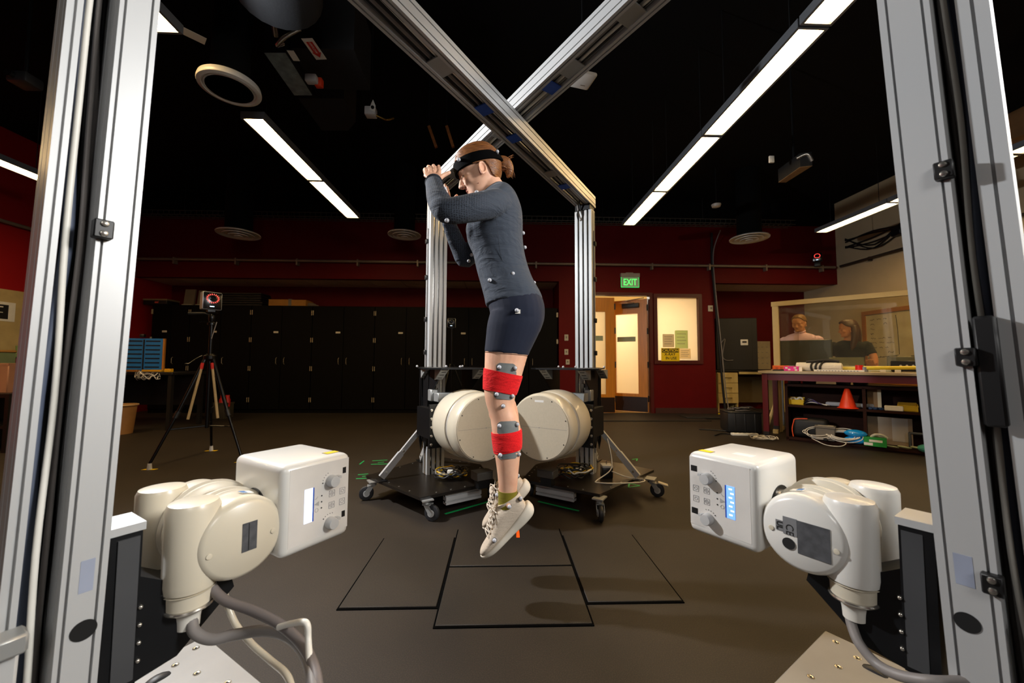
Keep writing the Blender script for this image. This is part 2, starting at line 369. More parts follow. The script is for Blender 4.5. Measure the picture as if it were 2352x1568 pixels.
# rubber mat at the door
tag(root_at(MB().rbox(((DX0+DX1)/2+.35, WY-.55, .008), (1.9, .95, .016), .006, 1).build('door_mat', floor_mat('black ribbed mat', '#1d1916')), ((DX0+DX1)/2+.35, WY-.55, 0)), 'black rubber door mat lying before the ajar wooden door', 'mat')
# floor tape
GRT = mat('green floor tape', '#0fae5a', .55, 0, .1)
def tape(label, segs, wdt=.018):
    b = MB()
    for (p, q) in segs:
        p = Vector(atz(*p, 0)); q = Vector(atz(*q, 0)); d = (q-p).normalized(); s = Vector((-d.y, d.x, 0))*wdt/2
        b.prism([p-s, q-s, q+s, p+s], (0, 0, .0012))
    o = b.build('floor_tape', GRT); c = sum((Vector(v.co) for v in o.data.vertices), Vector())/len(o.data.vertices); c.z = 0
    tag(root_at(o, c), label, 'tape', 'green tape marks on the floor')
tape('green tape strip on the dark floor under the left wheeled base, running to the shoes', [((1022, 1180), (1128, 1150))])
tape('green tape strip on the dark floor under the right wheeled base', [((1236, 1151), (1330, 1173))])
tape('green tape bars with small arrow, behind the left caster', [((855, 1058), (890, 1056)), ((852, 1066), (895, 1065)), ((868, 1062), (882, 1061))], .014)
tape('lone slanted dash of green tape left of the taped bars', [((826, 1066), (836, 1058))], .014)
tape('green tape bars beside the left wheeled base corner', [((822, 1090), (846, 1088)), ((818, 1099), (845, 1098)), ((832, 1094), (840, 1093))], .014)
tape('green tape triangle on the floor beside the rightmost caster', [((1443, 1119), (1470, 1115)), ((1470, 1115), (1446, 1110)), ((1446, 1110), (1443, 1119))], .012)
tape('short green tape curl behind the right-hand silver brace', [((1452, 1055), (1464, 1053)), ((1464, 1053), (1462, 1058))], .012)
o = MB().prism([atz(1186, 1238, 0)+Vector((0, 0, .0085)), atz(1194, 1238, 0)+Vector((0, 0, .0085)), atz(1192, 1215, 0)+Vector((0, 0, .0085)), atz(1186, 1215, 0)+Vector((0, 0, .0085))], (0, 0, .001)).build('floor_tape', mat('orange tape', '#ff5a10', .5, emit=None))
tag(root_at(o, atz(1190, 1226, 0)), 'small strip of orange tape on the floor behind the beige shoe', 'tape')

# ================================================================== ceiling lamps, diffusers, ducts
LENS = mat('lit lamp lens', '#fff2d8', .4, emit='#ffd696', estr=26.0)
LFR = mat('grey lamp housing', '#6f7276', .4, .3, .05)
def lamp(label, X, yfar, n, z=3.17):
    t = thing('ceiling_lamp', label, 'lamp', (X, yfar, z), 0, 'linear ceiling lamps')
    for k in range(n):
        y1 = -k*1.22; y0 = y1-1.205
        s = MB().bb(-.105, -.086, y0, y1, 0, .055).bb(.086, .105, y0, y1, 0, .055).bb(-.086, .086, y0, y0+.016, 0, .055).bb(-.086, .086, y1-.016, y1, 0, .055).bb(-.105, .105, y0, y1, .055, .062).build('housing', LFR, t)
        MB().bb(-.086, .086, y0+.016, y1-.016, .02, .03).build('lens', LENS, s)
        for yy in (y0+.2, y1-.2): MB().cyl((0, yy, .1), (0, yy, ZC-z), .004, n=6).build('hanger', BLACKP, s)
lamp('two-section glowing strip lamp on the ceiling, directly beyond the big round diffuser', -2.25, 5.88, 2)
lamp('glowing strip lamp section cut by the top edge, half behind the left silver post', -2.25, 2.56, 1)
lamp('longest glowing strip lamp, crossing the upper right of the ceiling', 2.04, 6.0, 4)
lamp('glowing strip lamp seen on both sides of the right silver post', 5.35, 6.2, 4)
lamp('glowing strip lamp at the far left, beyond the left silver post', -5.57, 4.9, 3)
WDIF = mat('white diffuser metal', '#cfcbc2', .4, .05, .04)
def perforated(name):
    m = bpy.data.materials.new(name); m.use_nodes = True; nt = m.node_tree; N = nt.nodes; L = nt.links; b = N['Principled BSDF']
    tc = N.new('ShaderNodeTexCoord'); vo = N.new('ShaderNodeTexVoronoi'); vo.inputs['Scale'].default_value = 95; vo.inputs['Randomness'].default_value = 0
    L.new(tc.outputs['Object'], vo.inputs['Vector']); rp = N.new('ShaderNodeValToRGB'); L.new(vo.outputs['Distance'], rp.inputs[0])
    rp.color_ramp.elements[0].position = .36; rp.color_ramp.elements[0].color = (.01, .01, .01, 1); rp.color_ramp.elements[1].position = .42; rp.color_ramp.elements[1].color = (.5, .5, .5, 1)
    L.new(rp.outputs[0], b.inputs['Base Color']); b.inputs['Roughness'].default_value = .5; return m
def diffuser(label, P, r, kind):
    t = thing('round_diffuser', label, 'air diffuser', P, 0, 'round ceiling air diffusers')
    if kind == 'perf':
        MB().lathe([(r*.86, .05), (r*.97, .035), (r, .012), (r, 0), (r*.985, -.008), (r*.86, -.014), (r*.80, -.006), (r*.80, .02)], (0, 0, 0), (0, 0, 1), 48).build('rim', WDIF, t)
        MB().lathe([(r*.80, -.004), (r*.79, -.012), (r*.74, -.010), (r*.74, 0)], (0, 0, 0), (0, 0, 1), 48).build('inner_ring', WDIF, t)
        MB().lathe([(r*.74, -.0125), (r*.01, -.0125)], (0, 0, 0), (0, 0, 1), 48).build('grille', perforated('perforated grille'), t)
    else:
        for k, (a, b, z) in enumerate(((1.0, .78, 0), (.72, .52, -.012), (.46, .26, -.024), (.2, .02, -.034))):
            MB().lathe([(r*a, z+.0), (r*a*.99, z-.012), (r*b, z+.02), (r*b, z+.03), (r*a*.97, z+.012)], (0, 0, 0), (0, 0, 1), 36).build('cone_ring', WDIF, t)
    MB().cyl((0, 0, .03), (0, 0, ZC-P[2]), r*.62, n=20).build('duct_drop', CEILB, t)
diffuser('big white round diffuser with dark perforated grille, top left', at(528, 203, 2.9), .205, 'perf')
diffuser('white round diffuser on the far left of the red back wall', at(548, 537, 6.1), .30, 'cone')
diffuser('white round diffuser beside the left column top', at(929, 539, 6.4), .27, 'cone')
diffuser('white round diffuser above the glass partition side, right', at(1721, 547, 6.3), .30, 'cone')
# VAV box with galvanised flange, actuator, labels; black round duct
GALV = mat('spangled galvanised steel', '#8fa0a4', .35, .35, .35, 14)
DUCT = mat('black duct', '#0b0b0d', .7, 0, .2, 6)
DUCTG = mat('dark insulation duct', '#1c1e22', .8, 0, .2, 8, bump=.2)
z0 = 3.3; P = [atz(607, 122, z0), atz(656, 122, z0), atz(717, 219, z0), atz(676, 219, z0)]
v = thing('air_terminal_box', 'black duct box with bright galvanised underside and red-and-white arrow sticker, top left', 'duct box', P[0])
o0 = Vector(P[0])
MB().prism([p-o0 for p in P], (0, 0, .004)).build('galvanised_face', GALV, v)
MB().prism([p-o0+Vector((0, 0, .005)) for p in P], (0, 0, .25)).build('box_body', DUCT, v)
e = MB(); e.prism([Vector(P[1])-o0+Vector((0.02, .02, .06)), Vector(P[2])-o0+Vector((.02, 0, .06)), Vector(P[2])-o0+Vector((.5, 0, .06)), Vector(P[1])-o0+Vector((.5, .02, .06))], (0, 0, .5)); e.build('side_box', DUCT, v)
lm = frame(atz(722, 113, 3.355)-o0, (atz(738, 133, 3.355)-atz(708, 90, 3.355)), (0, 0, -1))
MB().box((0, 0, 0), (.2, .085, .002), lm).build('sticker', PAPER, v)
REDS = mat('red print', '#c8281c', .5)
MB().prism([(-.07, -.024, .0015), (.03, -.024, .0015), (.03, -.036, .0015), (.08, 0, .0015), (.03, .036, .0015), (.03, .024, .0015), (-.07, .024, .0015)], (0, 0, .0006), lm).build('arrow_print', REDS, v)
text('airflow_text', 'AIRFLOW', .024, PAPER, v, lm @ Matrix.Translation((-.015, 0, .0025)))
for (px, py, s, mm, nm) in ((674, 128, (.1, .05, .002), PAPER, 'spec_label'), (688, 22, (.16, .07, .002), PAPER, 'duct_label')):
    q = frame(atz(px, py, 3.29)-o0, (atz(px+14, py+22, 3.29)-atz(px, py, 3.29)), (0, 0, -1)); MB().box((0, 0, 0), s, q).build(nm, mm, v)
a = atz(716, 182, 3.25)-o0; MB().rbox(a, (.09, .06, .06), .01).build('actuator_body', GREYK, v); MB().rbox(a+Vector((.04, .04, .0)), (.06, .05, .07), .01).build('actuator_cap', mat('orange red plastic', '#d8401c', .4), v)
MB().tube([atz(650, 100, 3.28)-o0, atz(636, 104, 3.22)-o0, atz(655, 85, 3.25)-o0, atz(690, 66, 3.3)-o0], .014, smooth=6).build('flex_conduit', STEEL, v)
MB().lathe([(.2, 0), (.26, .05), (.26, .9), (.2, 1.0)], atz(640, -10, 3.35)-o0+Vector((0, 0, 0)), atz(600, -330, 3.35)-o0, 24).build('round_duct', DUCTG, v)
MB().tube([atz(628, 40, 3.3)-o0, atz(633, 80, 3.3)-o0], .02).build('pipe_stub', STEEL, v)
# lower dark duct beyond it
o = MB().prism([atz(685, 226, 3.5), atz(790, 226, 3.5), atz(817, 280, 3.5), atz(800, 300, 3.5), atz(740, 300, 3.5)], (0, 0, ZC-3.5)).build('duct_section', DUCTG)
tag(root_at(o, atz(740, 260, 3.5)), 'dark trapezoid duct section beyond the galvanised duct box', 'duct')
# access point, smoke detector, sensors
o = MB().rbox((0, 0, 0), (.155, .155, .03), .05, 4).build('access_point_body', mat('white access point', '#c9c4bd', .4))
t = thing('access_point', 'white rounded square access point on the black ceiling, right of the crossing beams', 'access point', atz(1338, 183, 2.95), .25); o.parent = t
MB().bb(0, .035, .03, .036, -.0157, -.0149).build('logo_print', mat('grey brown print', '#6a5a4a', .5), t)
MB().cyl((0, 0, .02), (0, 0, ZC-2.95), .006, n=6).build('hanger', BLACKP, t)
t = thing('smoke_detector', 'tiny white round smoke detector on the black ceiling, between the right lamps', 'detector', at(1645, 472, 6.2)); MB().lathe([(.04, -.03), (.065, -.02), (.075, .01), (.075, .02)], (0, 0, 0), (0, 0, 1), 20).build('dome', WDIF, t)
MB().cyl((0, 0, .02), (0, 0, ZC-t.location.z), .01, n=6).build('hanger', BLACKP, t)
t = thing('air_sensor', 'small white sensor box with teardrop tab hanging under the dark ceiling', 'sensor', at(852, 258, 3.6))
MB().rbox((0, 0, 0), (.1, .08, .08), .008).build('box', GREYK, t); MB().prism([(.0, -.041, 0), (.05, -.041, -.02), (.055, -.041, .04), (.03, -.041, .1), (.01, -.041, .05)], (0, .004, 0)).build('tab', PAPER, t); MB().cyl((.03, -.043, .02), (.03, -.05, .02), .016, n=12).build('lens', BLACKP, t)
MB().tube([(.05, 0, -.03), (.12, .02, -.05), (.16, 0, -.07), (.2, .05, -.02)], .009, smooth=4).build('brass_fitting', mat('brass', '#8a6a2a', .35, .8, .2, 30), t); MB().cyl((0, 0, .04), (0, 0, ZC-t.location.z), .006, n=6).build('hanger', BLACKP, t)
for (pa, pb, lb) in (((985, 290), (1002, 338), 'dark orange strut channel hanging under the ceiling, nearer the galvanised box'), ((1026, 290), (1041, 338), 'dark orange strut channel hanging under the ceiling, right above the headband')):
    p = at(*pa, 4.2); q = at(*pb, 4.2); t = thing('strut_channel', lb, 'strut', q); MB().cyl((0, 0, 0), p-q, .022, n=4).build('channel', mat('rusty orange strut', '#7a4512', .6, .2, .3, 30), t)
    MB().cyl(p-q, p-q+Vector((0, 0, ZC-p.z)), .006, n=6).build('hanger', BLACKP, t)
t = thing('air_terminal_box', 'small dark duct box with tan underside, between the two right ceiling lamps', 'duct box', at(1824, 395, 4.0))
p = [atz(1788, 419, 2.75+.2), atz(1805, 419, 2.95), atz(1866, 381, 2.95), atz(1838, 384, 2.95)]; o0 = t.location.copy()
MB().prism([q-o0 for q in p], (0, 0, .004)).build('tan_face', mat('tan galvanised', '#8a7050', .4, .3, .2, 12), t); MB().prism([q-o0+Vector((0, 0, .005)) for q in p], (0, 0, .14)).build('box_body', DUCT, t)
MB().tube([p[2]-o0+Vector((0, 0, .05)), p[2]-o0+Vector((-.05, 0, .12)), p[2]-o0+Vector((-.12, .05, .1))], .018, smooth=4).build('flex_conduit', STEEL, t); MB().rbox(atz(1772, 366, 3.05)-o0, (.05, .02, .07), .004).build('label_tag', PAPER, t)
MB().cyl((0, 0, .1), (0, 0, ZC-o0.z), .01, n=6).build('hanger', BLACKP, t)
o = MB().box((0, 0, 0), (.16, .08, .002), frame(atz(440, 80, 3.3), (atz(457, 88, 3.3)-atz(424, 72, 3.3)), (0, 0, -1))).build('ceiling_label', PAPER); tag(o, 'small white paper label stuck on dark ductwork, left of the big diffuser', 'label'); root_at(o, atz(440, 80, 3.3))
o = MB().bb(-2.55, -1.75, 1.7, 2.35, 3.31, 3.7).build('duct_section', DUCT); tag(root_at(o, (-2.1, 2.0, 3.31)), 'black rectangular duct carrying the white label, top left', 'duct')
# wire cable tray near the back wall
t = thing('cable_tray', 'grey wire basket cable tray along the top of the red back wall', 'cable tray', (0, WY-.25, 3.72)); tm = mat('tray wire', '#6a655c', .5, .4)
for (y, z) in ((0, 0), (.2, 0), (0, .08), (.2, .08), (.1, 0)): MB().cyl((XL+.3, y, z), (5.8, y, z), .006, n=4).build('long_wire', tm, t)
b = MB()
for x in np.arange(XL+.3, 5.8, .1): b.tube([(x, 0, .08), (x, 0, 0), (x, .2, 0), (x, .2, .08)], .004, n=4)
b.build('cross_wires', tm, t)['kind'] = 'stuff'
for x in np.arange(-6, 6, 2): MB().cyl((x, .1, 0), (x, .1, ZC-3.72), .006, n=5).build('hanger', BLACKP, t)
# beam box and brown joist at right
t = thing('duct_section', 'brown edge-lit duct end at the right border above the lamp', 'duct', (5.75, 3.6, 3.45)); MB().bb(-.15, .2, -.7, .9, 0, .28).build('duct_body', mat('brown duct', '#6b4a26', .6, 0, .2), t); MB().bb(-.16, -.15, -.7, .9, -.01, .29).build('flange', mat('brown duct', '#6b4a26'), t)
# ================================================================== the two crossed X-ray gantries
POLISH = mat('polished rail steel', '#8c8a88', .16, 1.0, .06, 4)
TEXT_G = mat('grey print', '#77777a', .6)
BASEG = mat('brushed grey base plate', '#8f8e8c', .5, .2, .06, 9)
LCD = mat('lit blue display', '#dfe6ff', .3, emit='#cdd8ff', estr=.75)
LCD2 = mat('lit blue display saturated', '#6fa0f5', .3, emit='#6d9df0', estr=.75)
LCDB = mat('display edge blue', '#1c4fb8', .4)
def caster(parent, x, y, ztop, ang, brake=False):
    c = MB().bb(x-.045, x+.045, y-.035, y+.035, ztop-.008, ztop).cyl((x, y, ztop-.03), (x, y, ztop-.008), .022).build('caster', ALU_D, parent)
    M = Matrix.Translation((x, y, 0)) @ Matrix.Rotation(ang, 4, 'Z'); r = .05
    for sgn in (-1, 1): MB().prism([(-.005, sgn*.022, ztop-.03), (.03, sgn*.022, ztop-.03), (.06, sgn*.022, r+.01), (.05, sgn*.022, r-.015), (.035, sgn*.022, r-.01)], (0, .003*sgn, 0), M).build('fork', ALU_D, c)
    MB().bb(-.01, .04, -.025, .025, ztop-.036, ztop-.03, M).build('fork_crown', ALU_D, c)
    MB().lathe([(r-.012, 0), (r-.003, .003), (r, .009), (r, .021), (r-.003, .027), (r-.012, .03)], M @ Vector((.045, -.015, r)), M @ Vector((.045, .015, r)), 24).build('wheel', mat('dark grey wheel', '#232427', .5), c)
    MB().cyl(M @ Vector((.045, -.019, r)), M @ Vector((.045, .019, r)), .022, n=16).build('hub', GREYK, c)
    if brake: MB().rbox((.085, 0, ztop-.035), (.07, .045, .012), .004, 1, M, Matrix.Rotation(.25, 3, 'Y')).build('brake_pedal', CREAM, c)

def gantry(side, col, dirv, zb, post, label, floor_poly, casters):
    s = 1 if side == 'left' else -1                       # +1: front post at the left of the picture
    rz = math.atan2(dirv[1], dirv[0])
    g = thing('x_ray_gantry', label, 'gantry', (col[0], col[1], 0), rz, 'crossed silver x-ray gantries')
    inv = (Matrix.Translation((col[0], col[1], 0)) @ Matrix.Rotation(rz, 4, 'Z')).inverted()
    ZP = .15
    # ---- back cart
    poly = [inv @ Vector((x, y, ZP-.018)) for (x, y) in floor_poly]
    bp = MB().prism(poly, (0, 0, .018)).build('base_plate', mat('black phenolic plate', '#17130f', .33, 0, .2, 30), g)
    for i in range(len(poly)):
        a, b = poly[i], poly[(i+1) % len(poly)]
        for k in range(2, 9, 2):
            p = a.lerp(b, k/10)*.93; p.z = ZP; MB().cyl(p, p+Vector((0, 0, .002)), .006, n=8).build('screw', STEEL, bp)
    for (x, y, ang, br) in casters:
        q = inv @ Vector((x, y, 0)); caster(g, q.x, q.y, ZP-.018, ang-rz, br)
    # extrusions under the plate along the front edge
    B = poly[1]; C = poly[2]; d = (C-B).normalized(); nrm = Vector((-d.y, d.x, 0))
    if nrm.dot(-B) < 0: nrm = -nrm
    p0 = B+d*.19+nrm*.05; p1 = C-d*.10+nrm*.05
    def under(p0, p1, nm):
        pr = slotted(.045, .075, (0,), (-.018, .018), .009, .012); M = frame((p0.x, p0.y, ZP-.018-.0385), (0, 0, 1), (p1-p0))
        M = frame((p0.x, p0.y, ZP-.018-.0385), (p1-p0).cross(Vector((0, 0, 1))), (p1-p0)); b = MB().prism([(x, y, 0) for x, y in pr], (0, 0, (p1-p0).length), M)
        o = b.build(nm, ALU, g)
        for e in (-.0015, (p1-p0).length+.0005):
            for yy in (-.018, .018): MB().cyl(M @ Vector((0, yy, e)), M @ Vector((0, yy, e+.001)), .008, n=8).build('end_bore', BLACKP, o)
    under(p0, p1, 'under_rail')
    A = poly[0]; ce = sum(poly, Vector())/len(poly); under(A.lerp(ce, .55), B.lerp(ce, .55), 'under_rail')
    # ---- back column
    ht = zb
    c = MB().bb(-.045, .022, -.0675, .0675, ZP, ht-.04)
    cc = c.build('column', ALU, g)
    for y in (-.0565, -.0188, .0188, .0565): MB().bb(.022, .036, y-.0115, y+.0115, ZP, ht-.045).build('column_strip', ALU, cc)
    for y in (-.0376, 0, .0376): MB().bb(.022, .028, y-.0075, y+.0075, ZP, ht-.05).build('polished_rail', POLISH, cc)
    for sg in (-1, 1):
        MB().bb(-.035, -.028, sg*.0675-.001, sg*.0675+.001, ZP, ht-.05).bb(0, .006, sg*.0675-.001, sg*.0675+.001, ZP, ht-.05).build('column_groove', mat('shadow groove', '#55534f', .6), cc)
    MB().bb(-.05, .045, -.06, .06, ht-.045, ht).build('head_block', BLACK, g)
    for z in (.62, 1.05, 1.30, 1.62, 1.90):
        k = MB().rbox((-.02, s*.075, z), (.03, .02, .035), .003, 1).build('cable_clip', BLACKP, cc)
    MB().tube([(-.01, s*.072, z) for z in (.3, .9, 1.3, 1.6, 2.0)], .004, n=6).build('edge_cable', GREYC, cc)
    # ---- overhead double rail
    W2 = .065; rw = .030; x0, x1 = -.075, post[1]+.12
    for sg in (-1, 1):
        pr = slotted(rw, .09, (0,), (-.022, .022), .006, .008)
        M = frame((x0, sg*(W2-rw/2), zb+.045), (0, 1, 0), (1, 0, 0))
        MB().prism([(a, b, 0) for a, b in pr], (0, 0, x1-x0), M).build('beam_rail', ALU, g)
    def ub(px, py): return (inv @ atz(px, py, zb)).x
    spans = {'left': [(1030, 148, 'p', .10), (1130, 248, 'b', .075), (1197, 315, 'b', .07), (1285, 396, 'p', .08), (1307, 428, 'b', .07)],
             'right': [(1425, 20, 'p', .09), (1292, 150, 'p', .10), (1240, 191, 'b', .07), (1128, 300, 'p', .10), (1025, 400, 'p', .08)]}[side]
    for px, py, kd, ln in spans:
        x = ub(px, py)
        MB().bb(x-ln/2, x+ln/2, -(W2-rw)-.004, (W2-rw)+.004, zb+.004, zb+.01).build('cross_plate' if kd == 'p' else 'blue_tape', ALU_D if kd == 'p' else BLUET, g)
    for k in range(5):
        yy = -.026+.013*k; pts = []
        for i in range(9): pts.append((x0+.06+(x1-x0-.1)*i/8, yy+random.uniform(-.006, .006), zb+.024+random.uniform(-.004, .006)))
        MB().tube(pts, .008 if k % 2 else .0065, n=6, smooth=4).build('beam_cable', [RUBB, GREYC, RUBB, WHITEC, RUBB][k], g)
    MB().tube([(.07, -.03, zb+.02), (.055, -.035, zb-.02), (.06, -.02, zb-.09), (.045, -.01, zb-.12)], .005, smooth=6).build('beam_cable', GREYC, g)
    MB().tube([(.09, -.01, zb+.02), (.06, -.015, zb-.03), (.075, -.03, zb-.08), (.05, -.03, zb-.12)], .006, smooth=6).build('beam_cable', RUBB, g)
    # ---- brace struts from the column to the plate
    for (yo, xo, zt) in ((s*.38, .0, .5), (-s*.05, -.36, .5)):
        a = Vector((-.02 if xo == 0 else -.05, s*.08 if xo == 0 else -s*.03, zt)); b = Vector((xo-.02, yo, ZP+.02)); L = (b-a).length
        M = frame(a, (b-a).cross(Vector((0, 0, 1))), (b-a)); br = MB().prism([(x, y, 0) for x, y in slotted(.022, .034, (), (0,), .008, .008)], (0, 0, L), M).build('brace', ALU, g)
        MB().prism([(x*1.25, y*1.25, L*.55) for x, y in slotted(.022, .034, (), (), .0, .0)], (0, 0, L*.45), M).build('brace_sleeve', ALU, br)
        MB().bb(b.x-.05, b.x+.05, b.y-.03, b.y+.03, ZP, ZP+.006).build('brace_foot', BLACK, br)
        for h in (.1, .5, .9): MB().cyl(M @ Vector((-.02, 0, L*h)), M @ Vector((.02, 0, L*h)), .008, n=10).build('bolt', STEEL, br)
    # ---- yoke that carries the intensifier
    yk = MB().prism([(-.10, -.25, .928), (.42, -.25, .928), (.50, -.17, .928), (.50, .17, .928), (.42, .25, .928), (-.10, .12*s if s > 0 else .25, .928), (-.10, -.2, .928)] if s > 0 else [(-.04, -.12, .928), (.42, -.25, .928), (.50, -.17, .928), (.50, .17, .928), (.42, .25, .928), (-.10, .25, .928)], (0, 0, .01)).build('yoke_top', BLACK, g)
    for (x, y) in ((.1, -.18), (.1, .18), (.42, 0), (.2, .0)): MB().ball((x, y, .946), .008).build('marker', mat('grey marker', '#b9b9bd', .5), yk)
    MB().prism([(.06, s*.105, .94), (.165, s*.105, .94), (.145, s*.105, .66), (.15, s*.105, .44), (.10, s*.105, .36), (.06, s*.105, .46)], (0, s*.012, 0)).build('side_plate', BLACK, g)
    sp = MB().prism([(-.05, s*.075, .94), (-.01, s*.12, .94), (.0, s*.12, .40), (-.02, s*.10, .33), (-.05, s*.075, .40)], (.012, 0, 0)).build('front_plate', BLACK, g)
    MB().prism([(.04, s*.045, .94), (.04, s*.132, .94), (.04, s*.12, .55), (.04, s*.115, .42), (.04, s*.085, .36), (.04, s*.045, .36)], (.012, 0, 0)).build('tapered_plate', BLACK, g)
    for yy in (.06, .08, .10, .118):
        for zz in (.905, .875):
            MB().cyl((.052, s*yy, zz), (.054, s*yy, zz), .005, n=8).build('screw', STEEL, g)
    MB().lathe([(.02, 0), (.022, .008), (.016, .02), (.004, .024)], (.052, s*.09, .47), (.1, s*.09, .47), 16).build('pivot_knob', STEEL, g)
    for yy in (s*.112, -s*.2): MB().prism([(.05, yy, .928), (.40, yy, .928), (.15, yy, .72), (.05, yy, .72)], (0, .008, 0)).build('gusset', BLACK, g)
    for (x, y) in ((.42, -.16), (.42, .12), (.12, .14*s)):
        q = MB().prism([(x-.05, y, .926), (x+.05, y, .926), (x-.05, y, .86)], (0, .006, 0)).prism([(x-.05, y+.05, .926), (x+.05, y+.05, .926), (x-.05, y+.05, .86)], (0, .006, 0)).box((x, y+.028, .893), (.11, .05, .004), None, Matrix.Rotation(-.58, 3, 'Y')).build('corner_bracket', ALU_D, g)
        for k in range(3): MB().box((x-.03+k*.03, y+.028, .873+k*.0195), (.006, .03, .006), None, Matrix.Rotation(-.58, 3, 'Y')).build('slot', BLACKP, q)
    MB().bb(.05, .062, min(-s*.2, s*.12), max(-s*.2, s*.12), .50, .72).build('carriage_plate', BLACK, g)
    for z in (.88, .83, .80): pass
    for z in (.865, .80): MB().bb(.063, .07, -.02, .012, z-.016, z+.016).build('bearing_plate', ALU_D, g)
    mp = MB().bb(.375, .395, -.20, .20, .42, .70).build('mount_plate', BLACK, g)
    MB().bb(.062, .375, -.16, .16, .46, .66).build('mount_arm', BLACK, g)
    for sg in (-1, 1):
        for k in range(5): MB().lathe([(.009, 0), (.009, .006), (.005, .008)], (.395, sg*.188, .445+k*.055), (.45, sg*.188, .445+k*.055), 10).build('bolt', STEEL, mp)
    MB().rbox((.2, s*.10, .745), (.06, .05, .08), .004, 1).build('connector_box', ALU_D, g); MB().rbox((.28, 0, .735), (.08, .22, .06), .004, 1).build('amplifier_box', ALU_D, g)
    # ---- front post: wide inner profile, cable gap, outer rail; leans a little outwards at the foot
    xi0, xi1, xo0, xo1 = post; LEAN = .024 if s > 0 else .0375
    def lean(M0=None): return Matrix.Translation((0, 0, .97)) @ Matrix.Shear('XZ', 4, (0, 0)) @ Matrix.Translation((0, 0, -.97))
    SH = Matrix.Identity(4); SH[0][2] = -LEAN; SH[0][3] = LEAN*.97
    wpr = xi1-xi0
    pr = slotted(wpr, .135, (-wpr*.32, wpr*.36), (-.04, 0, .04), .004, .006)
    MB().prism([((xi0+xi1)/2+a, b, .02) for a, b in pr], (0, 0, zb-.02), SH).build('post_profile', ALU, g)
    pr = slotted(xo1-xo0, .09, (0,), (-.02, .02), .005, .006)
    MB().prism([((xo0+xo1)/2+a, b, .02) for a, b in pr], (0, 0, zb-.02), SH).build('post_rail', ALU, g)
    MB().bb(xi1, xo0, -.06, -.045, .02, zb, SH).build('post_web', mat('dark web', '#2a2a2c', .5), g) if s > 0 else MB().bb(xi1, xo0, .045, .06, .02, zb, SH).build('post_web', mat('dark web', '#2a2a2c', .5), g)
    o = MB().lathe([(.017, 0), (.017, .001)], SH @ Vector((xi0+wpr*.42, s*.0676, .50)), SH @ Vector((xi0+wpr*.42, s*.08, .50)), 24).build('access_hole', mat('black void', '#030303', .9), g)
    MB().bb(xi0+wpr*.3, xi0+wpr*.62, s*.0676-.0004, s*.0676+.0004, .565, .62, SH).build('pale_blue_label', mat('faded blue label', '#8f96a8', .6), g)
    gx = (xi1+xo0)/2; gw = xo0-xi1
    hoses = [(RUBB, .009, .2), (RUBB, .007, .45), (RUBB, .008, .7), (mat('slate blue hose', '#4a5264', .5), .009, .85), (WHITEC, .005, .6), (RUBB, .009, .35), (GREYC, .005, .15), (RUBB, .006, .55), (GREYC, .0045, .4)]
    for i, (m, r, fx) in enumerate(hoses):
        pts = []
        for k in range(9):
            z = .1+k*.27; pts.append((xi1+gw*min(.92, max(.08, fx+random.uniform(-.22, .22))), s*(-.03+.013*(i % 5)+random.uniform(-.008, .008)), z))
        MB().tube([SH @ Vector(p) for p in pts], r*.92, n=12, smooth=6).build('post_cable', m, g)
    for (z, xx) in (((1.21, .0),) if s > 0 else ((1.345, .0), (.985, .0), (.585, .0))):
        cx = xi1-.006; k = MB().rbox((cx, s*.073, z), (.026, .022, .034), .002, 1, SH).build('cable_clamp', BLACKP, g)
        for dz in (-.009, .009): MB().lathe([(.006, 0), (.005, .003), (.002, .004)], SH @ Vector((cx, s*.084, z+dz)), SH @ Vector((cx, s*.1, z+dz)), 12).build('bolt', STEEL, k)
    if s < 0: MB().rbox((gx+.004, s*.055, .96), (gw*.95, .03, .20), .004, 1, SH).build('cable_cover', BLACKP, g)
    if s > 0:
        MB().rbox(((xo0+xo1)/2+.015, s*.075, .42), (.05, .03, .20), .004, 1, SH).build('lower_rail', ALU, g); MB().rbox(((xo0+xo1)/2+.012, s*.09, .535), (.055, .04, .03), .004, 1, SH).build('lower_clamp', ALU_D, g)
    else: MB().rbox((xo0+.01, s*.07, .46), (.03, .03, .15), .004, 1, SH).build('lower_rail', ALU, g)
    # tube carriage between post and tube
    cx0 = xi0-.043
    ya, yb = sorted((-s*.02, s*.062)); ca = MB().bb(cx0+.004, xi0+.012, ya, yb, .36, .645).build('carriage', BLACK, g)
    MB().bb(cx0, xi0+.012, ya-.002, yb+.002, .645, .66).build('carriage_cap', ALU, ca)
    MB().bb(cx0+.008, xi0-.004, s*.062-.001, s*.062+.003, .37, .635).build('carriage_slot', mat('dark grey strip', '#3f4042', .45), ca)
    for k in range(4): MB().ball((cx0+.002, s*.064, .40+k*.033), .004, None, 8, 6).build('bolt', STEEL, ca)
    MB().prism([(cx0+.01, -s*.03, .56), (cx0-.05, -s*.03, .52), (cx0-.15, -s*.03, .50), (cx0-.16, -s*.03, .46), (cx0-.06, -s*.03, .37), (cx0+.01, -s*.03, .36)], (0, s*.09, 0)).build('carriage_bracket', BLACK, g)
    # front foot plate with countersunk screws
    fp = MB().rbox(((2.25+3.05)/2, s*(-.06), .085), (.80, .76, .012), .003, 1).build('foot_plate', BASEG, g)
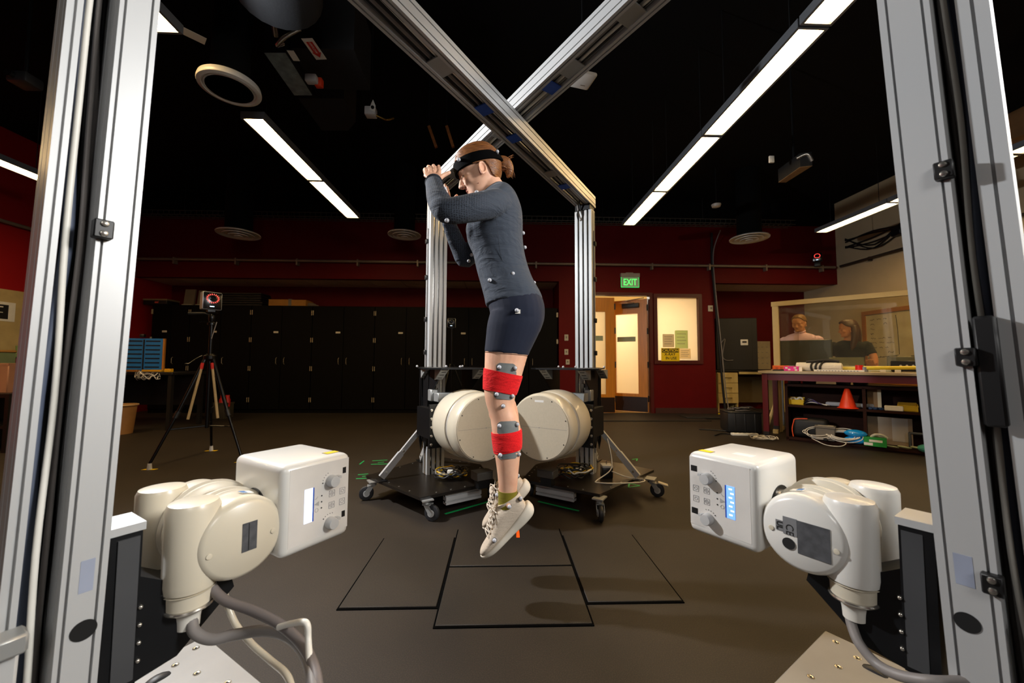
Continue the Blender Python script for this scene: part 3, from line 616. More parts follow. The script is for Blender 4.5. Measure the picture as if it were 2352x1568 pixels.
    for (x, y) in ((2.29, -.40), (2.35, -.37), (2.33, -.28), (2.42, -.25), (2.30, -.17), (2.40, -.15), (2.33, -.06), (2.45, -.05), (2.30, .06), (2.38, .10), (2.50, .13), (2.31, .18), (2.45, .22), (2.55, .05)):
        MB().lathe([(.0095, 0), (.0095, .0006), (.006, .0008), (.005, .0002)], (x, s*y, .091), (x, s*y, .1), 14).build('screw', STEEL, fp)
        MB().cyl((x, s*y, .0915), (x, s*y, .0925), .003, n=6).build('socket', BLACKP, fp)
    for (x, y) in ((2.35, -.35), (2.95, -.35), (2.95, .25), (2.35, .25)): caster(g, x, s*y, .079, 0)
    return g, inv, rz

LCOL = (.66, 2.97); LD = (-.5476, -.8368); RCOL = (-.49, 2.97); RD = (-.534, 0)
RD = (.534, -.845)
gl, invL, rzL = gantry('left', LCOL, LD, 2.205, (2.599, 2.655, 2.696, 2.716), 'silver gantry with front post at the left and rear column behind the right-hand drum',
    [(1.20, 3.02), (.635, 2.47), (.16, 2.79), (.30, 3.2), (.72, 3.5)], [(.633, 2.47, R(-97), False), (1.115, 2.87, R(-20), True), (.24, 2.86, R(100), False), (.7, 3.4, R(60), False)])
gr, invR, rzR = gantry('right', RCOL, RD, 2.305, (2.582, 2.656, 2.686, 2.727), 'silver gantry with front post at the right and rear column behind the left-hand drum',
    [(-.965, 2.90), (-.483, 2.43), (-.02, 2.73), (-.15, 3.2), (-.56, 3.5)], [(-.453, 2.47, R(-20), False), (-.894, 2.84, R(200), False), (-.07, 2.82, R(60), False), (-.5, 3.4, R(60), False)])

# ---- image intensifiers (big cream drums)
def intensifier(col, rz, s, label):
    t = thing('image_intensifier', label, 'x-ray detector', (col[0]+(-.012 if s > 0 else .012), col[1], .584), rz, 'cream image intensifier drums')
    a = (0, 0, 0); b = (1, 0, 0)
    MB().lathe([(.15, .40), (.190, .403), (.206, .42), (.213, .46), (.2145, .53), (.212, .59), (.207, .61)], a, b, 64).build('barrel', CREAM, t)
    MB().lathe([(.205, .605), (.197, .618), (.197, .628), (.201, .64)], a, b, 64).build('groove_ring', mat('grey ring', '#b3ada4', .4), t)
    MB().lathe([(.201, .632), (.207, .645), (.206, .71), (.203, .73), (.195, .742), (.191, .743)], a, b, 64).build('front_rim', CREAM, t)
    f = MB().lathe([(.191, .738), (.191, .746), (.190, .747)], a, b, 64).build('input_face', mat('matte grey cream face', '#b5aa95', .55, 0, .03, 80), t)
    for k in range(8):
        an = 2*math.pi*k/8+.3; MB().cyl((.7465, 0.180*math.cos(an), 0.180*math.sin(an)), (.7485, 0.180*math.cos(an), 0.180*math.sin(an)), .0035, n=8).build('screw', BLACKP, f)
    MB().bb(.747, .7474, -.180, .180, -.0006, .0006).build('centre_line', TEXT_G, f)
    MB().cyl((.747, 0, 0), (.7476, 0, 0), .003, n=8).build('centre_dot', TEXT_G, f)
    if s > 0: MB().bb(.747, .7475, -.03, .03, .152, .165).build('label_sticker', WHITEE, f)
intensifier(LCOL, rzL, 1, 'big cream x-ray drum on the right, showing its whole round face')
intensifier(RCOL, rzR, -1, 'big cream x-ray drum on the left, face half hidden by the bandaged leg')

# ---- X-ray tubes with collimator boxes
def xray_tube(side, col, dirv, rz, label):
    s = 1 if side == 'left' else -1; T = .58
    x0 = 2.402 if s > 0 else 2.390; dxr = 0.0 if s > 0 else 0.0
    p = Vector((col[0], col[1], 0))+Vector((dirv[0], dirv[1], 0))*x0
    t = thing('x_ray_tube', label, 'x-ray tube', (p.x, p.y, T), rz, 'x-ray tubes with control boxes')
    cb0 = -.166 if s > 0 else -.177
    a = (0, -.18*s, 0); b = (0, .2*s, 0); r = .086
    MB().lathe([(.05, 0), (.075, .006), (.085, .02), (r, .045), (r, .11)], a, b, 56).build('far_end_housing', CREAM, t)
    MB().lathe([(r-.003, .100), (r+.012, .106), (r+.014, .116), (r+.009, .121), (r+.010, .132), (r-.004, .140)], a, b, 56).build('band', mat('cream grey band', '#c9c1b0', .35), t)
    MB().lathe([(r-.006, .135), (r-.005, .19)], a, b, 56).build('centre_housing', CREAM, t)
    MB().lathe([(r-.004, .183), (r+.008, .188), (r+.009, .198), (r+.004, .203), (r+.005, .211), (r-.003, .217)], a, b, 56).build('band', mat('cream grey band', '#c9c1b0', .35), t)
    MB().lathe([(r-.003, .21), (r, .225), (r+.002, .262), (r+.002, .272), (r-.003, .284), (r-.012, .291), (.002, .292)], a, b, 56).build('near_end_cap', WHITEE if s < 0 else CREAM, t)
    fm = frame((0, s*.1125, 0), (-1, 0, 0), (0, s, 0))           # on the cap face: local x to the intensifier, y up or down
    up = (fm.to_3x3() @ Vector((0, 1, 0))).z                     # +1 when local y is up
    def F(x, y): return (x, y*up, 0)
    if s > 0:
        l = MB().box(F(.010, .002), (.030, .062, .001), fm).build('grey_label', DARKP, t); MB().box(F(.008, .002), (.002, .058, .0016), fm).build('label_line', INK, l)
    else:
        l = MB().rbox(F(-.025, -.006), (.062, .074, .0012), .0005, 1, fm).build('rating_plate', DARKP, t)
        MB().box(F(.0205, .012), (.028, .040, .001), fm).build('side_label', mat('mid grey label', '#77787a', .5), t); MB().box(F(.042, .008), (.016, .024, .001), fm).build('small_label', mat('mid grey label', '#77787a', .5), t)
        q = fm @ Matrix.Translation(F(.018, .004)) @ Matrix.Rotation(-math.pi/2*up, 4, 'Z'); q.translation = (fm @ Matrix.Translation((.0215, .004*up, .0007))).translation
        text('ce_print', 'CE', .022, INK, t, q, .0003); q2 = q.copy(); q2.translation = (fm @ Matrix.Translation((.042, .008*up, .0007))).translation; text('ul_print', 'UL', .016, INK, t, q2, .0003, bold=.0006)
        MB().lathe([(.013, 0), (.013, .0012)], fm @ Vector((.024, -.028*up, 0)), fm @ Vector((.024, -.028*up, 1)), 20).build('round_label', INK, t)
    for (x, y) in ((.06, -.004), (-.066, -.012)):
        c = fm @ Vector(F(x, y)); MB().lathe([(.006, -.001), (.0055, .0008), (.003, .0012)], c, c+Vector((0, s, 0)), 12).build('cap_screw', CREAM, t)
    bl = frame((-.0205, s*.062, .0860), (1, .0, 0), (-.24, 0, 1)); sk = MB().box((0, 0, .001), (.026, .022, .001), bl).build('warning_sticker', PAPER, t)
    MB().box((.006, .001, .0018), (.012, .018, .0006), bl).build('blue_print', mat('blue print', '#2b6aa5', .5), sk)
    # cable horns
    for (y, nm) in ((s*.056, 'near_horn'), (-s*.118, 'far_horn')):
        hx = .076
        h = MB().lathe([(.038, .0), (.045, .004), (.0475, .02), (.0475, .168), (.043, .178), (.032, .1805), (.0, .181)], (hx, y, -.085), (hx, y, 1), 40).bb(.02, hx, y-.036, y+.036, -.07, .06).build(nm, CREAM if s > 0 else WHITEE, t)
        MB().lathe([(.0455, 0), (.041, -.003), (.040, -.030)], (hx, y, -.085), (hx, y, 1), 32).build('collar', CREAM, h)
        MB().torus((hx, y, -.118), (0, 0, 1), .040, .004).build('clamp_ring', STEEL, h)
        MB().lathe([(.030, -.002), (.024, -.008), (.021, -.028), (.02, -.045)], (hx, y, -.118), (hx, y, 1), 24).build('plug', WHITEC, h)
    MB().lathe([(.058, 0), (.058, .004), (.05, .006), (.048, .03), (.055, .034), (.055, .05)], (cb0+.082, 0, .012), (1, 0, .012), 36).build('port_ring', STEEL, t)
    # collimator box
    cb = Vector((-.166 if s > 0 else -.177, 0, .03)); bx = MB().rbox(cb, (.187, .24, .22), .018, 4).build('control_box', WHITEE, t)
    MB().lathe([(.06, 0), (.06, .003)], (cb.x+.0925, 0, .012), (1, 0, .012), 32).build('port_opening', BLACK, bx)
    kf = lambda fr, fz: Vector((cb.x+.0935-fr*.187, s*.1201, cb.z+.11-fz*.22))
    MB().bb(cb.x-.086, cb.x+.075, s*.1195, s*.1204, cb.z-.088, cb.z+.098).build('panel_overlay', mat('panel white', '#d6d2cc', .4), bx)
    nrm = Vector((0, s, 0))
    for fz in (.285, .775):
        c = kf(.68, fz); k = MB().lathe([(.0155, 0), (.0155, .004), (.0145, .018), (.013, .0205), (.0, .021)], c, c+nrm, 28).build('knob', GREYK, bx)
        MB().box(c+nrm*.012+Vector((-.014, 0, .009)), (.008, .016, .006)).build('knob_pointer', GREYK, k)
        sg = -1 if fz < .5 else 1
        for i in range(5):
            an = R(200+sg*(18+i*17)) if fz < .5 else R(160-(18+i*17)); q = c+Vector((-math.cos(an)*.0235, .0007*s, math.sin(an)*.0235*1.0)); MB().cyl(q, q+nrm*.0006, .0016 if i == 0 else .0010, n=8).build('scale_dot', INK, bx)
    for (fr, fz, kd) in ((.70, .44, 0), (.865, .445, 1), (.70, .575, 2), (.865, .575, 3)):
        c = kf(fr, fz)+nrm*.0006; q = MB(); w = .0078
        for e in ((-1, 0), (1, 0)): q.box(c+Vector((e[0]*w, 0, 0)), (.0008, .0006, 2*w))
        for e in (-1, 1): q.box(c+Vector((0, 0, e*w)), (2*w, .0006, .0008))
        (q.torus(c, nrm, .0040, .0005, 16, 4) if kd in (1, 3) else q.torus(c, nrm, .0052, .0005, 8, 4).box(c, (.010, .0006, .0007)).box(c, (.0007, .0006, .010)))
        q.build('button_icon', TEXT_G, bx)
    for i, fz in enumerate((.43, .50, .57)):
        c = kf(.545, fz)+nrm*.0006; MB().cyl(c, c+nrm*.0006, .0019, n=10).build('status_dot', INK, bx)
        c = kf(.475, fz+.01)+nrm*.0007; q = MB()
        if i == 1: q.prism([c+Vector((.007, 0, 0)), c+Vector((-.006, 0, .006)), c+Vector((-.006, 0, -.006))], nrm*.0003)
        elif i == 0: q.box(c, (.008, .0004, .001), None, Matrix.Rotation(.8, 3, 'Y')).box(c+Vector((.003, 0, -.002)), (.006, .0004, .001))
        else: q.torus(c, nrm, .0045, .0006, 14, 4)
        q.build('status_icon', mat('pale grey print', '#a9a7a4', .6), bx)
    c0, c1 = kf(.30, .31), kf(.415, .69)
    lc = MB().bb(min(c0.x, c1.x), max(c0.x, c1.x), min(s*.119, s*.1212), max(s*.119, s*.1212), c1.z, c0.z).build('display', LCD if s > 0 else LCD2, bx)
    MB().bb(c1.x-.0035, c1.x, min(s*.119, s*.1213), max(s*.119, s*.1213), c1.z, c0.z).build('display_edge', LCDB, lc)
    for i in range(7): MB().box(Vector(((c0.x+c1.x)/2+.004*(i % 2), s*.1214, c1.z+.01+i*.011)), (.009, .0004, .004)).build('display_text', mat('pale display text', '#eef3ff', .4, emit='#eef3ff', estr=.6), lc)
    for fz in (.20, .73):
        c = kf(.89, fz); MB().box(c, (.018 if s < 0 else .010, .0015, .016)).build('black_tape', BLACKP, bx)
    MB().box((cb.x-.062, s*.075, cb.z+.1103), (.035, .022, .0006)).build('yellow_sticker', YEL, bx)
    MB().box((cb.x-.062, s*.075, cb.z+.1101), (.039, .026, .0006)).build('sticker_edge', INK, bx)
    if s < 0: MB().box((cb.x+.02, s*.03, cb.z+.1102), (.05, .03, .0006)).build('pale_sticker', mat('pale sticker', '#e8e2d8', .5), bx)
    return t
xray_tube('left', LCOL, LD, rzL, 'cream x-ray tube and white control box mounted on the left post, plain round cap')
xray_tube('right', RCOL, RD, rzR, 'white x-ray tube and control box on the right post, dark plate on its cap')

# ---- hoses hanging from the tubes
def hose(label, pts, r, m, n=10, name='cable'):
    P = [Vector(p) for p in pts]; o = MB().tube(P, r, n=n, smooth=8).build(name, m); root_at(o, P[-1]); return tag(o, label, 'cable')
hose('thick grey hose from the left tube horn looping right, lower of the pair', [at(440, 1425, .86), at(448, 1452, .85), at(485, 1468, .85), at(540, 1457, .86), at(610, 1448, .86), at(665, 1462, .84), at(700, 1500, .80), at(718, 1560, .74), at(722, 1640, .70), at(700, 1720, .70)], .0108, GREYC)
hose('thick grey hose from under the left tube cap arching right, upper of the pair', [at(482, 1325, .88), at(488, 1350, .88), at(520, 1380, .87), at(580, 1402, .86), at(640, 1432, .84), at(690, 1475, .81), at(720, 1530, .76), at(730, 1600, .72), at(720, 1720, .70)], .0098, mat('dark grey hose', '#6b6360', .5))
hose('thin cream cable hanging behind the left tube to the floor plate', [at(515, 1325, .98), at(518, 1370, .98), at(540, 1430, .97), at(575, 1475, .95), at(620, 1515, .92), at(655, 1545, .88), at(670, 1580, .85), at(672, 1640, .8)], .007, CREAM)
hose('white cable with a square bend beside the grey hoses', [at(640, 1440, .83), at(668, 1432, .82), at(695, 1428, .80), at(706, 1436, .795), at(708, 1470, .79), at(712, 1540, .76), at(716, 1640, .74)], .006, WHITEC)
hose('grey hose curving down from the right tube plug to the floor plate', [at(1952, 1412, .86), at(1958, 1440, .85), at(1975, 1480, .83), at(2015, 1525, .80), at(2070, 1552, .76), at(2150, 1565, .72), at(2230, 1565, .72)], .010, GREYC)
hose('short cream cable behind the right horn plug', [at(2000, 1428, .90), at(2020, 1440, .90), at(2045, 1462, .9), at(2075, 1500, .9), at(2110, 1560, .85)], .006, CREAM)
# ---- cable tangles and motor on the carts
def tangle(name, label, c, R0, n, mats, zs=.03):
    t = thing(name, label, 'cables', c)
    for i in range(n):
        pts = []; ph = random.random()*6.28; rr = R0*random.uniform(.55, 1.0); ox = random.uniform(-.3, .3)*R0; oy = random.uniform(-.3, .3)*R0
        for k in range(15):
            a = ph+k/14*2*math.pi*random.uniform(.95, 1.05); pts.append((ox+rr*math.cos(a)*1.15, oy+rr*math.sin(a)*.85, .01+.006*i*.6+random.uniform(0, zs)))
        MB().tube(pts, random.choice((.0035, .005, .006)), n=6, smooth=4).build('cable_loop', mats[i % len(mats)], t)
    return t
YELC = mat('yellow wire', '#c9a21a', .45)
t = tangle('cable_tangle', 'tangle of black and yellow cables on the left wheeled base', at(1035, 1072, 2.82)*1.0, .10, 11, [RUBB, RUBB, YELC, RUBB, GREYC]); t.location.z = .15
MB().rbox((.0, -.02, .05), (.04, .03, .03), .004).build('connector', PAPER, t)
t = tangle('cable_tangle', 'tangle of black, white and yellow cables on the right wheeled base', at(1318, 1062, 2.85), .11, 12, [RUBB, RUBB, WHITEC, RUBB, YELC]); t.location.z = .15
MB().rbox((.03, -.02, .05), (.04, .03, .03), .004).build('connector', PAPER, t)
t = thing('stepper_motor', 'black cube motor with silver top on the right wheeled base', 'motor', at(1393, 1078, 2.84)); t.location.z = .15
MB().rbox((0, 0, .035), (.075, .075, .07), .006, 2).build('motor_body', BLACK, t); MB().rbox((0, 0, .08), (.078, .078, .02), .004, 1).build('motor_flange', ALU, t); MB().cyl((0, 0, .09), (0, 0, .115), .005, n=10).build('shaft', STEEL, t)
hose('thin white cable looping round the black motor on the right wheeled base', [Vector((at(p[0], p[1], 2.8).x, p[2], p[3])) for p in ((1400, 1000, 2.86, .42), (1404, 1020, 2.80, .3), (1398, 1050, 2.76, .22), (1365, 1070, 2.72, .162), (1362, 1080, 2.68, .158), (1400, 1090, 2.66, .158), (1455, 1090, 2.68, .158), (1472, 1080, 2.74, .158), (1440, 1068, 2.80, .16), (1405, 1055, 2.80, .2))], .004, WHITEC)
for (px, yy, lb) in ((1107, 2.62, 'small dull metal box under the left drum'), (1258, 2.66, 'small dull metal box under the right drum')):
    t = thing('junction_box', lb, 'box', (at(px, 1070, yy).x, yy, .15), rzL if px > 1200 else rzR); MB().rbox((0, 0, .08), (.09, .12, .05), .004, 1).build('box', mat('dull dark metal', '#5a5650', .5, .4), t); MB().bb(-.03, .03, -.04, .04, 0, .055).build('box_foot', BLACK, t); MB().bb(-.045, .045, -.06, .06, .105, .109).build('lid', mat('dull dark metal', '#5a5650'), t)
# ================================================================== people
def sell(c, u, v, n=28, p=2.2):
    out = []
    for i in range(n):
        a = 2*math.pi*i/n; ca, sa = math.cos(a), math.sin(a)
        out.append(c+u*(math.copysign(abs(ca)**(2/p), ca))+v*(math.copysign(abs(sa)**(2/p), sa)))
    return out
def interp(rows, k=4):
    P = [np.array(r, float) for r in rows]; out = []
    for i in range(len(P)-1):
        p0 = P[max(i-1, 0)]; p1 = P[i]; p2 = P[i+1]; p3 = P[min(i+2, len(P)-1)]
        for j in range(k):
            t = j/k; out.append(0.5*((2*p1)+(p2-p0)*t+(2*p0-5*p1+4*p2-p3)*t*t+(3*p1-p0-3*p2+p3)*t**3))
    return out+[P[-1]]
def remesh(name, mb, voxel, smooth_it=6, fac=.5):
    me = mb.mesh(name+'_raw'); o = bpy.data.objects.new(name+'_raw', me); COL.objects.link(o)
    m = o.modifiers.new('r', 'REMESH'); m.mode = 'VOXEL'; m.voxel_size = voxel
    if smooth_it: q = o.modifiers.new('s', 'SMOOTH'); q.factor = fac; q.iterations = smooth_it
    bpy.context.view_layer.update()
    out = bpy.data.meshes.new_from_object(o.evaluated_get(bpy.context.evaluated_depsgraph_get()))
    bpy.data.objects.remove(o); bpy.data.meshes.remove(me); out.name = name
    out.polygons.foreach_set('use_smooth', [True]*len(out.polygons)); out.update(); return out
def solid(name, verts, faces, thick, off=1.0, sub=1):
    me = bpy.data.meshes.new(name+'_raw'); me.from_pydata(verts, [], faces); me.update()
    bm = bmesh.new(); bm.from_mesh(me); bmesh.ops.remove_doubles(bm, verts=bm.verts[:], dist=1e-6); bmesh.ops.recalc_face_normals(bm, faces=bm.faces[:]); bm.to_mesh(me); bm.free()
    o = bpy.data.objects.new(name+'_raw', me); COL.objects.link(o)
    m = o.modifiers.new('t', 'SOLIDIFY'); m.thickness = thick; m.offset = off
    if sub: q = o.modifiers.new('s', 'SUBSURF'); q.levels = sub
    bpy.context.view_layer.update(); out = bpy.data.meshes.new_from_object(o.evaluated_get(bpy.context.evaluated_depsgraph_get()))
    bpy.data.objects.remove(o); bpy.data.meshes.remove(me); out.name = name; out.polygons.foreach_set('use_smooth', [True]*len(out.polygons)); out.update(); return out
class Sil:
    """a limb or trunk given by its side outline: rows (front px, py, back px, py, half width across), centre plane Y"""
    def __init__(s, rows, Y, k=4, p=2.2): s.rows = interp(rows, k); s.Y = Y; s.p = p
    def rings(s, grow=0.0, a=0.0, b=1.0, shift=(0, 0, 0), n=28):
        out = []; L = len(s.rows)-1; sh = Vector(shift)
        for i, r in enumerate(s.rows):
            if not (a-1e-6 <= i/L <= b+1e-6): continue
            F = at(r[0], r[1], s.Y); B = at(r[2], r[3], s.Y); c = (F+B)/2; u = (F-B)/2; u = u.normalized()*(u.length+grow)
            out.append([p+sh for p in sell(c, u, Vector((0, r[4]+grow, 0)), n, s.p)])
        return out
    def surf(s, px, py, off=0.0):
        best = None
        for r in s.rows:
            t = (px-r[2])/(r[0]-r[2]); yy = r[3]+(r[1]-r[3])*t; d = abs(yy-py)
            if best is None or d < best[0]: best = (d, r)
        r = best[1]; t = (px-(r[0]+r[2])/2)/((r[0]-r[2])/2); t = max(-.985, min(.985, t))
        return at(px, py, s.Y-(r[4]*(1-abs(t)**s.p)**(1/s.p)+off))
def limb_rings(pts, rad, n=20, k=5):
    """pts: points, rad: radius per point"""
    rows = interp([tuple(p)+(r,) for p, r in zip(pts, rad)], k); P = [Vector(r[:3]) for r in rows]; out = []; up = None
    for j, p in enumerate(P):
        t = (P[min(j+1, len(P)-1)]-P[max(j-1, 0)]).normalized()
        up = t.orthogonal().normalized() if up is None else (up-t*up.dot(t)).normalized()
        out.append(sell(p, up*rows[j][3], t.cross(up)*rows[j][3], n, 2))
    return out
def finger(mb, pts, r0, r1):
    mb.loft(limb_rings(pts, [r0+(r1-r0)*i/(len(pts)-1) for i in range(len(pts))], 12, 4)); mb.ball(pts[-1], r1*.98, None, 10, 6); mb.ball(pts[0], r0, None, 10, 6)
def cloth_mat(name, col, var=.12, weave=700, wrink=.25, wscale=9, dots=False, rough=.85):
    m = bpy.data.materials.new(name); m.use_nodes = True; nt = m.node_tree; N = nt.nodes; L = nt.links; b = N['Principled BSDF']; c = lin(col)
    tc = N.new('ShaderNodeTexCoord'); n1 = N.new('ShaderNodeTexNoise'); n1.inputs['Scale'].default_value = weave; n1.inputs['Detail'].default_value = 1; L.new(tc.outputs['Object'], n1.inputs[0])
    rp = N.new('ShaderNodeValToRGB'); L.new(n1.outputs['Fac'], rp.inputs[0]); rp.color_ramp.elements[0].position = .35; rp.color_ramp.elements[1].position = .65
    rp.color_ramp.elements[0].color = tuple(v*(1-var) for v in c)+(1,); rp.color_ramp.elements[1].color = tuple(v*(1+var) for v in c)+(1,)
    last = rp.outputs[0]
    if dots:
        mp = N.new('ShaderNodeMapping'); mp.inputs['Rotation'].default_value = (math.pi/2, 0, 0); mp.inputs['Scale'].default_value = (1.0, 1.0, 1.35); L.new(tc.outputs['Object'], mp.inputs[0])
        vo = N.new('ShaderNodeTexVoronoi'); vo.voronoi_dimensions = '2D'; vo.inputs['Scale'].default_value = 112; vo.inputs['Randomness'].default_value = .3; L.new(mp.outputs[0], vo.inputs['Vector'])
        sx = N.new('ShaderNodeSeparateXYZ'); L.new(tc.outputs['Object'], sx.inputs[0])
        n2 = N.new('ShaderNodeTexNoise'); n2.inputs['Scale'].default_value = 10; L.new(tc.outputs['Object'], n2.inputs[0])
        mr = N.new('ShaderNodeMapRange'); L.new(sx.outputs['X'], mr.inputs[0]); mr.inputs[1].default_value = dots[0]; mr.inputs[2].default_value = dots[1]; mr.inputs[3].default_value = 0.0; mr.inputs[4].default_value = .60
        ad = N.new('ShaderNodeMath'); ad.operation = 'MULTIPLY'; L.new(mr.outputs[0], ad.inputs[0]); L.new(n2.outputs['Fac'], ad.inputs[1])
        lt = N.new('ShaderNodeMath'); lt.operation = 'LESS_THAN'; L.new(vo.outputs['Distance'], lt.inputs[0]); L.new(ad.outputs[0], lt.inputs[1])
        mx = N.new('ShaderNodeMix'); mx.data_type = 'RGBA'; L.new(lt.outputs[0], mx.inputs[0]); L.new(last, mx.inputs[6]); mx.inputs[7].default_value = (.012, .014, .02, 1); last = mx.outputs[2]
    L.new(last, b.inputs['Base Color']); b.inputs['Roughness'].default_value = rough; b.inputs['Specular IOR Level'].default_value = .25
    b.inputs['Sheen Weight'].default_value = .06
    mp2 = N.new('ShaderNodeMapping'); mp2.inputs['Scale'].default_value = (.8, 1, 2.6); mp2.inputs['Rotation'].default_value = (0, .35, 0); L.new(tc.outputs['Object'], mp2.inputs[0])
    n3 = N.new('ShaderNodeTexNoise'); n3.inputs['Scale'].default_value = wscale; n3.inputs['Detail'].default_value = 3; n3.inputs['Distortion'].default_value = 1.2; L.new(mp2.outputs[0], n3.inputs[0])
    bp = N.new('ShaderNodeBump'); bp.inputs['Strength'].default_value = wrink; bp.inputs['Distance'].default_value = .02; L.new(n3.outputs['Fac'], bp.inputs['Height'])
    bp2 = N.new('ShaderNodeBump'); bp2.inputs['Strength'].default_value = .25; bp2.inputs['Distance'].default_value = .001; L.new(n1.outputs['Fac'], bp2.inputs['Height']); L.new(bp.outputs[0], bp2.inputs['Normal']); L.new(bp2.outputs[0], b.inputs['Normal'])
    return m
def skin_mat(name, col):
    m = bpy.data.materials.new(name); m.use_nodes = True; nt = m.node_tree; N = nt.nodes; L = nt.links; b = N['Principled BSDF']; c = lin(col)
    tc = N.new('ShaderNodeTexCoord'); n1 = N.new('ShaderNodeTexNoise'); n1.inputs['Scale'].default_value = 22; n1.inputs['Detail'].default_value = 5; L.new(tc.outputs['Object'], n1.inputs[0])
    rp = N.new('ShaderNodeValToRGB'); L.new(n1.outputs['Fac'], rp.inputs[0]); rp.color_ramp.elements[0].position = .3; rp.color_ramp.elements[1].position = .7
    rp.color_ramp.elements[0].color = (c[0]*.94, c[1]*.84, c[2]*.80, 1); rp.color_ramp.elements[1].color = (min(1, c[0]*1.05), c[1]*1.05, c[2]*1.04, 1); L.new(rp.outputs[0], b.inputs['Base Color'])
    b.inputs['Roughness'].default_value = .5; b.inputs['Subsurface Weight'].default_value = .12; b.inputs['Subsurface Radius'].default_value = (.012, .004, .002); b.inputs['Subsurface Scale'].default_value = .5
    n2 = N.new('ShaderNodeTexNoise'); n2.inputs['Scale'].default_value = 420; L.new(tc.outputs['Object'], n2.inputs[0]); bp = N.new('ShaderNodeBump'); bp.inputs['Strength'].default_value = .12; bp.inputs['Distance'].default_value = .0008; L.new(n2.outputs['Fac'], bp.inputs['Height']); L.new(bp.outputs[0], b.inputs['Normal'])
    return m
def hair_mat(name, c0, c1, stretch=(1, 1, 1), scale=60):
    m = mat(name, c0, .42, 0, .1, scale, stretch=stretch, bump=.6, bscale=scale*1.5)
    rp = [n for n in m.node_tree.nodes if n.type == 'VALTORGB'][0]; rp.color_ramp.elements[0].color = lin(c0)+(1,); rp.color_ramp.elements[1].color = lin(c1)+(1,); return m
SKIN = skin_mat('fair skin', '#deb094')

# ---- head shape shared by all figures: rows z, front x, back x, half width
HEAD = [(.127, .012, -.022, .012), (.122, .042, -.052, .034), (.110, .064, -.074, .050), (.090, .082, -.092, .063), (.062, .094, -.103, .072), (.035, .0965, -.106, .0755), (.018, .0945, -.103, .0755), (.006, .0890, -.100, .074),
        (-.008, .0885, -.095, .0725), (-.024, .0890, -.088, .070), (-.040, .0880, -.078, .066), (-.052, .0885, -.066, .062), (-.066, .0860, -.050, .057), (-.080, .0855, -.034, .050), (-.094, .0800, -.012, .041), (-.104, .0660, .008, .028), (-.108, .048, .022, .012)]
def head_rings(M, grow=0.0, n=40, k=3):
    out = []
    for z, f, b, w in interp(HEAD, k):
        c = (f+b)/2; a = (f-b)/2+grow; w = w+grow; r = []
        for i in range(n):
            t = 2*math.pi*i/n; ca, sa = math.cos(t), math.sin(t); x = a*math.copysign(abs(ca)**.92, ca); y = w*math.copysign(abs(sa)**.92, sa)
            if z < .02 and ca > 0: y *= 1-.10*ca                                  # narrower face front
            r.append(M @ Vector((c+x, y, z+(grow if z > .1 else 0))))
        out.append(r)
    return out
def build_head(mb, M):
    mb.loft(head_rings(M))
    mb.loft([[M @ Vector(p) for p in sell(Vector((x, 0, z)), Vector((.012, 0, 0)), Vector((0, w, 0)), 12, 2)] for (x, z, w) in ((.086, .012, .006), (.094, .0, .0075), (.101, -.012, .009), (.106, -.022, .0115), (.104, -.031, .0125), (.094, -.036, .011))])
    mb.ball((0, 0, 0), 1, M @ Matrix.Translation((.109, 0, -.0245)) @ Matrix.Diagonal((.0105, .0105, .010, 1)))
    for sy in (-1, 1):
        mb.ball((0, 0, 0), 1, M @ Matrix.Translation((.099, sy*.0105, -.029)) @ Matrix.Diagonal((.0095, .0065, .0065, 1)))
        mb.ball((0, 0, 0), 1, M @ Matrix.Translation((.077, sy*.031, .006)) @ Matrix.Diagonal((.0125, .0165, .0115, 1)))      # eyelids
        mb.ball((0, 0, 0), 1, M @ Matrix.Translation((.083, sy*.030, .024)) @ Matrix.Diagonal((.0125, .022, .007, 1)))       # brow
        mb.ball((0, 0, 0), 1, M @ Matrix.Translation((.056, sy*.042, -.020)) @ Matrix.Diagonal((.026, .0205, .026, 1)))       # cheek
        # ear: helix, lobe
        e = M @ Matrix.Translation((-.008, sy*.079, -.013)) @ Matrix.Rotation(sy*.40, 4, 'Z') @ Matrix.Rotation(-.22, 4, 'Y')
        mb.torus((0, 0, 0), (0, 1, 0), .0215, .0048, 28, 8, e @ Matrix.Diagonal((.74, 1, 1.22, 1))); mb.ball((0, 0, 0), 1, e @ Matrix.Translation((.001, -sy*.0075, 0)) @ Matrix.Diagonal((.016, .004, .024, 1))); mb.ball((0, 0, 0), 1, e @ Matrix.Translation((.006, 0, -.027)) @ Matrix.Diagonal((.0085, .0048, .009, 1))); mb.ball((0, 0, 0), 1, e @ Matrix.Translation((.013, -sy*.001, -.004)) @ Matrix.Diagonal((.0035, .0045, .007, 1)))
    mb.ball((0, 0, 0), 1, M @ Matrix.Translation((.0855, 0, -.0485)) @ Matrix.Diagonal((.0075, .021, .0048, 1)))
    mb.ball((0, 0, 0), 1, M @ Matrix.Translation((.0835, 0, -.0585)) @ Matrix.Diagonal((.0080, .019, .0055, 1)))
    mb.ball((0, 0, 0), 1, M @ Matrix.Translation((.080, 0, -.088)) @ Matrix.Diagonal((.0135, .019, .013, 1)))
